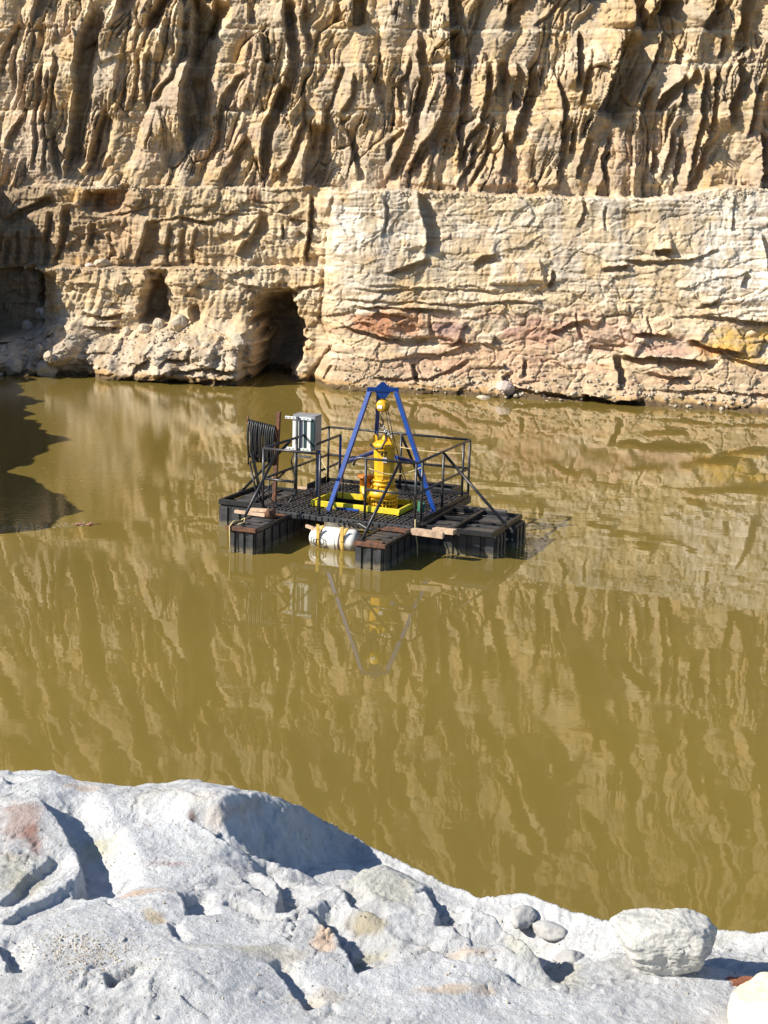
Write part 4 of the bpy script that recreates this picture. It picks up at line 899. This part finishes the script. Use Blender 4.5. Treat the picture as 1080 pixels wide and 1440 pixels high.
P(hs, 'bottom_hook', 'rust', MB().tube([hook+Vector((0, 0, .08)), hook+Vector((.035, 0, .03)), hook+Vector((.03, 0, -.03)), hook+Vector((-.01, 0, -.05)), hook+Vector((-.035, 0, -.01))], .016, 8))
P(hs, 'hand_chain', 'steel', MB().tube([hc+Vector((.07, -.02, -.05)), hc+Vector((.14, -.02, -.4)), hc+Vector((.24, 0, -.8)), hc+Vector((.42, 0, -1.25)), hc+Vector((.66, .1, -1.8))], .0085, 5).tube([hc+Vector((.10, 0, -.05)), hc+Vector((.2, 0, -.45)), hc+Vector((.36, 0, -.95)), hc+Vector((.50, .05, -1.4)), hc+Vector((.58, .1, -1.8))], .0085, 5))

# the pump
pm = thing('submersible_pump', 'yellow upright submersible pump hanging over the opening in the raft deck', 'pump', (PC.x, PC.y, .45))
P(pm, 'motor_housing', 'yellow', MB().lathe((PC.x, PC.y, 0), [(.185, 1.02), (.185, 1.10), (.198, 1.105), (.198, 1.13), (.194, 1.14), (.194, 1.58), (.20, 1.585), (.20, 1.60)], 10, smooth=False))
P(pm, 'cap', 'yellow', MB().lathe((PC.x, PC.y, 0), [(.19, 1.603), (.212, 1.61), (.212, 1.67), (.195, 1.685), (.13, 1.72), (.06, 1.735)], 24))
P(pm, 'flange', 'yellow', MB().lathe((PC.x, PC.y, 0), [(.18, .92), (.215, .925), (.215, .955), (.19, .965), (.19, 1.0), (.215, 1.005), (.215, 1.03), (.18, 1.035)], 28))
P(pm, 'volute', 'yellow', MB().lathe((PC.x, PC.y, 0), [(.22, .70), (.26, .715), (.285, .755), (.285, .79), (.262, .835), (.23, .865), (.20, .875), (.19, .918)], 36))
P(pm, 'strainer_ring', 'yellow', MB().lathe((PC.x, PC.y, 0), [(.245, .655), (.262, .66), (.262, .695), (.24, .70)], 32).lathe((PC.x, PC.y, 0), [(.245, .60), (.26, .601), (.26, .615), (.245, .617)], 32).lathe((PC.x, PC.y, 0), [(.245, .505), (.262, .51), (.262, .545), (.24, .548)], 32))
st = MB()
for k in range(26):
    a = 2*math.pi*k/26; c_, s_ = math.cos(a), math.sin(a)
    st.tube([(PC.x+.25*c_, PC.y+.25*s_, .53), (PC.x+.25*c_, PC.y+.25*s_, .66)], .0105, square=True)
o = P(pm, 'strainer_bars', 'yellow', st)
P(pm, 'strainer_core', 'rubber', MB().lathe((PC.x, PC.y, 0), [(.05, .50), (.22, .505), (.22, .70), (.05, .705)], 24))
# discharge elbow at the left with orange flange
el = [(PC.x-.16, PC.y-.14, .70), (PC.x-.30, PC.y-.10, .72), (PC.x-.33, PC.y-.06, .80), (PC.x-.33, PC.y-.04, .90)]
P(pm, 'discharge_elbow', 'yellow', MB().tube(el, [.13, .11, .095, .09], 16))
P(pm, 'elbow_flange', 'orange', MB().lathe((PC.x-.33, PC.y-.04, 0), [(.09, .89), (.105, .895), (.105, 1.02), (.15, 1.03), (.15, 1.065), (.10, 1.07)], 20))
for k in range(8):
    a = math.pi/4*k+.2; P(pm, 'bolt', 'yellow', MB().lathe((PC.x+.20*math.cos(a), PC.y+.20*math.sin(a), 1.03), [(.014, 0), (.014, .02), (.012, .025)], 6, smooth=False))
for k in range(6):
    a = math.pi/3*k+.35; c_, s_ = math.cos(a), math.sin(a)
    P(pm, 'rib', 'yellow', MB().prism([(PC.x+.185*c_+.012*s_, PC.y+.185*s_-.012*c_, .83), (PC.x+.235*c_+.012*s_, PC.y+.235*s_-.012*c_, .81), (PC.x+.215*c_+.012*s_, PC.y+.215*s_-.012*c_, .93), (PC.x+.185*c_+.012*s_, PC.y+.185*s_-.012*c_, .95)], (-.024*s_, .024*c_, 0)))
lugs = []
for a in (R(200), R(330), R(75)):
    c_, s_ = math.cos(a), math.sin(a); e = Vector((PC.x+.17*c_, PC.y+.17*s_, 1.76)); lugs.append(e+Vector((0, 0, .055)))
    P(pm, 'lifting_lug', 'yellow', MB().prism([(e.x-.05, e.y-.015, 1.66), (e.x+.05, e.y-.015, 1.66), (e.x+.04, e.y-.015, 1.80), (e.x, e.y-.015, 1.835), (e.x-.04, e.y-.015, 1.80)], (0, .03, 0)))
P(pm, 'cable_gland', 'yellow', MB().lathe((PC.x+.03, PC.y-.05, 1.72), [(.06, 0), (.06, .06), (.045, .065), (.045, .10)], 16))
P(pm, 'power_cable', 'rubber', MB().tube([(PC.x+.03, PC.y-.05, 1.80), (PC.x+.07, PC.y-.12, 1.88), (PC.x+.10, PC.y-.20, 1.76), (PC.x+.04, PC.y-.25, 1.62), (PC.x-.10, PC.y-.24, 1.60), (PC.x-.21, PC.y-.16, 1.66)], .019, 8))
P(pm, 'label_plate', 'label', MB().box((PC.x+.05, PC.y-.196, 1.36), (PC.x+.13, PC.y-.184, 1.45), .003))
# the painted characters on the housing
fc_ = bpy.data.curves.new('lettering', 'FONT'); fc_.body = '47'; fc_.size = .12; fc_.extrude = .002; fc_.align_x = 'CENTER'; fc_.align_y = 'CENTER'; fc_.offset = .003
fo = bpy.data.objects.new('lettering', fc_); C.objects.link(fo); bpy.context.view_layer.update()
dg = bpy.context.evaluated_depsgraph_get(); lm = bpy.data.meshes.new_from_object(fo.evaluated_get(dg)); bpy.data.objects.remove(fo)
lm.materials.clear(); lm.materials.append(MT['ink']); lo = bpy.data.objects.new('lettering', lm); C.objects.link(lo); lo.parent = pm
la = R(-72); lo.location = (.190*math.cos(la), .190*math.sin(la), 1.50-.45); lo.rotation_euler = (R(90), 0, la+R(90))
sl_ = thing('lifting_chain', 'bright steel sling chains between the hoist hook and the pump', 'chain', tuple(hook))
for e in lugs: P(sl_, 'chain_leg', 'chain', chain([hook-Vector((0, 0, .03)), e-Vector((0, 0, .03))], .04, .0075))
P(sl_, 'loose_chain', 'chain', chain([hook-Vector((0, 0, .04)), hook+Vector((.10, -.03, -.16)), lugs[1]+Vector((.04, -.05, .02)), lugs[1]+Vector((0, 0, -.07))], .04, .007))

# control cabinet on its stand
cb = thing('control_cabinet', 'grey metal control cabinet with white panels on a post at the left of the raft', 'cabinet', (-.02, 1.66, .5))
q0, q1, w0, w1, z0, z1 = -.24, .22, 1.69, 1.98, 1.28, 1.93
P(cb, 'cabinet_body', 'boxgrey', MB().box((q0, w0, z0), (q1, w1, z1), .012))
P(cb, 'rain_lip', 'boxgrey', MB().box((q0, w0, z1+.002), (q1+.01, w1+.01, z1+.014), .003))
for a, b_, m_ in ((-.235, -.10, 'panelwhite'), (-.055, -.005, 'panelwhite'), (.0, .055, 'teal'), (.06, .135, 'panelwhite'), (.14, .215, 'teal')):
    P(cb, 'panel_strip', m_, MB().box((a, w0-.018, z0+.03), (b_, w0-.002, z1-.07), .004))
for zz in (z0-.005, z1-.075):
    P(cb, 'mounting_channel', 'galv' if 0 else 'panelwhite', MB().box((-.38, w0-.048, zz), (.16, w0-.02, zz+.05), .004))
    dk = MB()
    for k in range(7): dk.box((-.36+k*.072, w0-.052, zz+.018), (-.335+k*.072, w0-.0475, zz+.034), .001)
    P(cb, 'channel_slots', 'ink', dk)
P(cb, 'post', 'galv', MB().tube([(-.12, w0-.068, .5), (-.12, w0-.068, 1.92)], .019, square=True))
P(cb, 'post', 'galv', MB().tube([(.17, w1-.06, .5), (.17, w1-.06, 1.28)], .022, square=True))
P(cb, 'cross_member', 'galv', MB().box((-.10, w0-.10, 1.16), (.18, w0-.06, 1.20), .003))

# cable rack
rk = thing('cable_rack', 'rusty brown upright with a bar carrying coiled cable at the left of the raft', 'rack', (-.05, .62, .5))
ca, cb_ = Vector((-.66, .72, 1.90)), Vector((-.05, .60, 1.84))
P(rk, 'upright', 'rust', MB().tube([(-.09, .63, .5), (-.02, .63, 2.14)], .033, square=True))
P(rk, 'bar', 'rust', MB().tube([ca+Vector((-.03, 0, -.03)), cb_+Vector((.04, 0, -.03))], .022, 8))
P(rk, 'end_pin', 'rust', MB().tube([ca+Vector((-.02, 0, -.05)), ca+Vector((-.02, 0, .09))], .018, 8))
P(rk, 'strut', 'steel', MB().tube([(-.09, .63, 1.25), (-.62, .70, 1.16)], .018, 8))
P(rk, 'strut', 'steel', MB().tube([ca+Vector((-.02, 0, -.03)), ca+Vector((-.02, .03, -.80))], .015, 8))
P(rk, 'strut', 'steel', MB().tube([(-.62, .7, 1.14), (-.35, .5, .5)], .02, 8))
cl = thing('cable_coil', 'thick coil of black power cable hung in loops on the rusty rack', 'cable', tuple((ca+cb_)/2))
rg = random.Random(12); NL = 13
for k in range(NL):
    f_ = (k+.5)/NL; c_ = ca+(cb_-ca)*f_; hgt = .68+rg.uniform(-.05, .05); dep = .085+rg.uniform(-.015, .02); pts = []
    sw = rg.uniform(-.03, .03)
    for j in range(20):
        a = 2*math.pi*j/20; y_ = math.cos(a); x_ = math.sin(a)
        pts.append((c_.x+sw*(1-y_)*.5+rg.uniform(-.003, .003), c_.y+dep*x_*(1.0 if abs(y_) < .8 else .85), c_.z-hgt/2+(hgt/2)*(y_ if abs(y_) < .5 else math.copysign(.5+(abs(y_)-.5)*1.0, y_))+.03))
    P(cl, 'cable_loop', 'rubber', MB().tube(pts, .0185, 8, closed=True))
P(cl, 'cable_tail', 'rubber', MB().tube([ca+Vector((.06, -.07, -.1)), ca+Vector((.10, -.12, -.5)), ca+Vector((.22, -.15, -.9)), ca+Vector((.30, -.1, -1.36))], .02, 8))
P(cl, 'cable_tail', 'rubber', MB().tube([ca+Vector((.12, -.07, -.2)), ca+Vector((.16, -.12, -.6)), ca+Vector((.27, -.15, -1.0)), ca+Vector((.40, -.15, -1.38))], .015, 8))
lp = MB().tube([(.0, .28, 1.0), (-.02, .24, .8), (.05, .2, .62), (.2, .2, .535), (.36, .25, .56), (.47, .32, .75), (.49, .34, .95), (.45, .3, 1.1), (.3, .5, 1.3), (.05, 1.2, 1.35)], .0135, 8)
solo(lp, 'cable', 'steel', 'grey cable drooping in a U between the front left rail posts', 'cable', (.2, .25, .53))
solo(MB().tube([(1.12, .75, 1.30), (1.08, .85, .95), (1.0, .95, .6)], .011, 6).tube([(1.18, .75, 1.30), (1.17, .85, .95), (1.12, .95, .6)], .011, 6), 'cable', 'steel', 'pair of thin grey cables hanging beside the left leg of the blue tripod', 'cable', (1.1, .95, .6))
# ropes
def sag(a, b_, s, n=10):
    a = Vector(a); b_ = Vector(b_); return [a+(b_-a)*(i/n)-Vector((0, 0, s*4*(i/n)*(1-i/n))) for i in range(n+1)]
solo(MB().tube(sag((.57, 1.12, 1.36), (1.09, .30, 1.25), .03), .010, 6), 'rope', 'rope', 'pale yellow rope tied from the blue rail post towards the tripod leg', 'rope', (.8, .7, 1.3), 'ropes tied to the raft')
solo(MB().tube(sag((2.0, .02, 1.40), (2.88, .30, 1.47), .12), .011, 6), 'rope', 'rope', 'yellow rope sagging in front of the pump to the right rail', 'rope', (2.4, .1, 1.3), 'ropes tied to the raft')
solo(MB().tube(sag((1.5, L-.05, 1.32), (2.87, 2.45, 1.37), .03), .009, 6), 'rope', 'rope', 'thin yellow rope strung along the back rail behind the pump', 'rope', (2.2, 2.7, 1.3), 'ropes tied to the raft')
solo(MB().tube([(.16, -1.15, .52), (.10, -1.3, .53), (.08, -1.415, .46), (.09, -1.42, .2), (.12, -1.42, -.1)], .012, 6).tube([(.16, -1.15, .52), (.22, -1.12, .56), (.24, -1.2, .50), (.16, -1.28, .47)], .012, 6), 'rope', 'rope', 'pale rope looped over the tip of the front left pontoon', 'rope', (.16, -1.15, .5), 'ropes tied to the raft')
solo(MB().tube([(2.9, -.06, .62), (2.93, -.12, .45), (2.98, -.14, .2), (3.0, -.15, -.05)], .011, 6), 'rope', 'rope', 'rope end trailing into the water beside the front right pontoon', 'rope', (2.9, -.06, .6), 'ropes tied to the raft')
# timbers and odd pieces
def stick(a, b_, wd, ht, m_, name, label, cat):
    a = Vector(a); b_ = Vector(b_); t_ = (b_-a).normalized(); s_ = Vector((0, 0, 1)).cross(t_).normalized()*wd/2; u_ = Vector((0, 0, ht))
    m = MB().prism([a-s_, a+s_, a+s_+u_, a-s_+u_], b_-a); return solo(m, name, m_, label, cat, tuple(a), 'pale timbers lying about the raft')
stick((-.34, -.40, .455), (.30, -.50, .47), .07, .05, 'timber', 'timber', 'broken pale timber lying across the front left pontoon', 'timber')
stick((-.08, -.32, .50), (.28, -.38, .53), .09, .05, 'timber', 'timber', 'shorter pale timber block on top of the broken one', 'timber')
solo(MB().lathe((.36, -.44, .53), [(.055, -.11), (.065, -.10), (.065, .10), (.055, .11)], 14, 'y'), 'roller', 'rust', 'rusty short pipe beside the timbers on the front left pontoon', 'pipe', (.36, -.44, .53))
stick((2.95, -.34, .43), (3.50, -.30, .41), .12, .10, 'timber', 'timber', 'pale squared timber jutting right from beside the front right pontoon', 'timber')
stick((3.22, .02, .42), (3.62, -.06, .44), .13, .08, 'timber', 'timber', 'pale timber offcut jammed behind the squared timber on the right', 'timber')
stick((-.35, 2.20, .42), (.0, 2.12, .42), .14, .05, 'timber', 'timber', 'pale timber lying beside the left rail behind the cabinet', 'timber')
stick((-.22, 2.52, .44), (.02, 2.44, .44), .10, .05, 'timber', 'timber', 'farthest pale timber beyond the left rail near the back corner', 'timber')
stick((.95, -.22, .30), (1.28, -.32, .26), .05, .05, 'timber', 'timber', 'small pale stick poking out under the deck edge left of the white float', 'timber')
solo(MB().box((1.18, .50, .505), (1.62, .57, .545), .012), 'bar', 'blue', 'short blue steel bar lying in front of the yellow hatch frame', 'bar', (1.4, .53, .5))
solo(MB().prism([(2.50, 1.10, .505), (2.62, 1.02, .505), (2.64, 1.0, .66), (2.52, 1.08, .69)], (.03, .05, 0)), 'plate', 'green', 'green painted plate standing on the deck right of the hatch frame', 'plate', (2.55, 1.05, .5))
# floating litter
m = MB(); rg = random.Random(4)
for k in range(9):
    a = rg.uniform(-.14, .14); b_ = rg.uniform(-.07, .07); an = rg.uniform(0, 3); l_ = rg.uniform(.04, .09)
    d_ = Vector((math.cos(an)*l_, math.sin(an)*l_, 0)); s_ = Vector((-d_.y, d_.x, 0))*.35; p_ = Vector((a, b_, .004+.003*k))
    m.prism([p_-d_, p_-s_, p_+d_+Vector((0, 0, .012)), p_+s_], (0, 0, .004))
for k in range(3):
    a = rg.uniform(-.1, .1); m.tube([(a, -.06, .012), (a+.15, .02, .03), (a+.22, .05, .02)], .006, 5)
x, y = ground(117, 738, 0); o = m.build('leaf_litter', 'litter'); o.location = (x, y, 0)
tag(o, 'small clump of reddish dead leaves floating on the water left of the raft', 'leaves')

# scum and pale flecks drifting on the water
rg = random.Random(21); m = MB()
for k in range(420):
    q = rg.random()
    if q < .4: a = rg.uniform(-5, 120); b_ = 744-.06*a+rg.gauss(0, 2.5)
    elif q < .7: a = rg.uniform(60, 300); b_ = rg.uniform(555, 690)
    elif q < .85: a = rg.uniform(760, 1000); b_ = rg.gauss(825, 10)
    else: a = rg.uniform(180, 420); b_ = rg.gauss(552, 6)
    x, y = ground(a, b_, 0); z_ = rg.uniform(.004, .012)*(1.8 if rg.random() < .1 else 1); n_ = rg.randint(4, 6); e_ = rg.uniform(1, 2.5); h0 = rg.uniform(0, 6)
    m.prism([(x+z_*e_*math.cos(h0+6.283*j/n_), y+z_*math.sin(h0+6.283*j/n_), .002) for j in range(n_)], (0, 0, .003))
tag(m.build('scum', mat('scum_flecks', (.45, .40, .28), .7)), 'pale flecks of scum drifting on the water', kind='stuff')
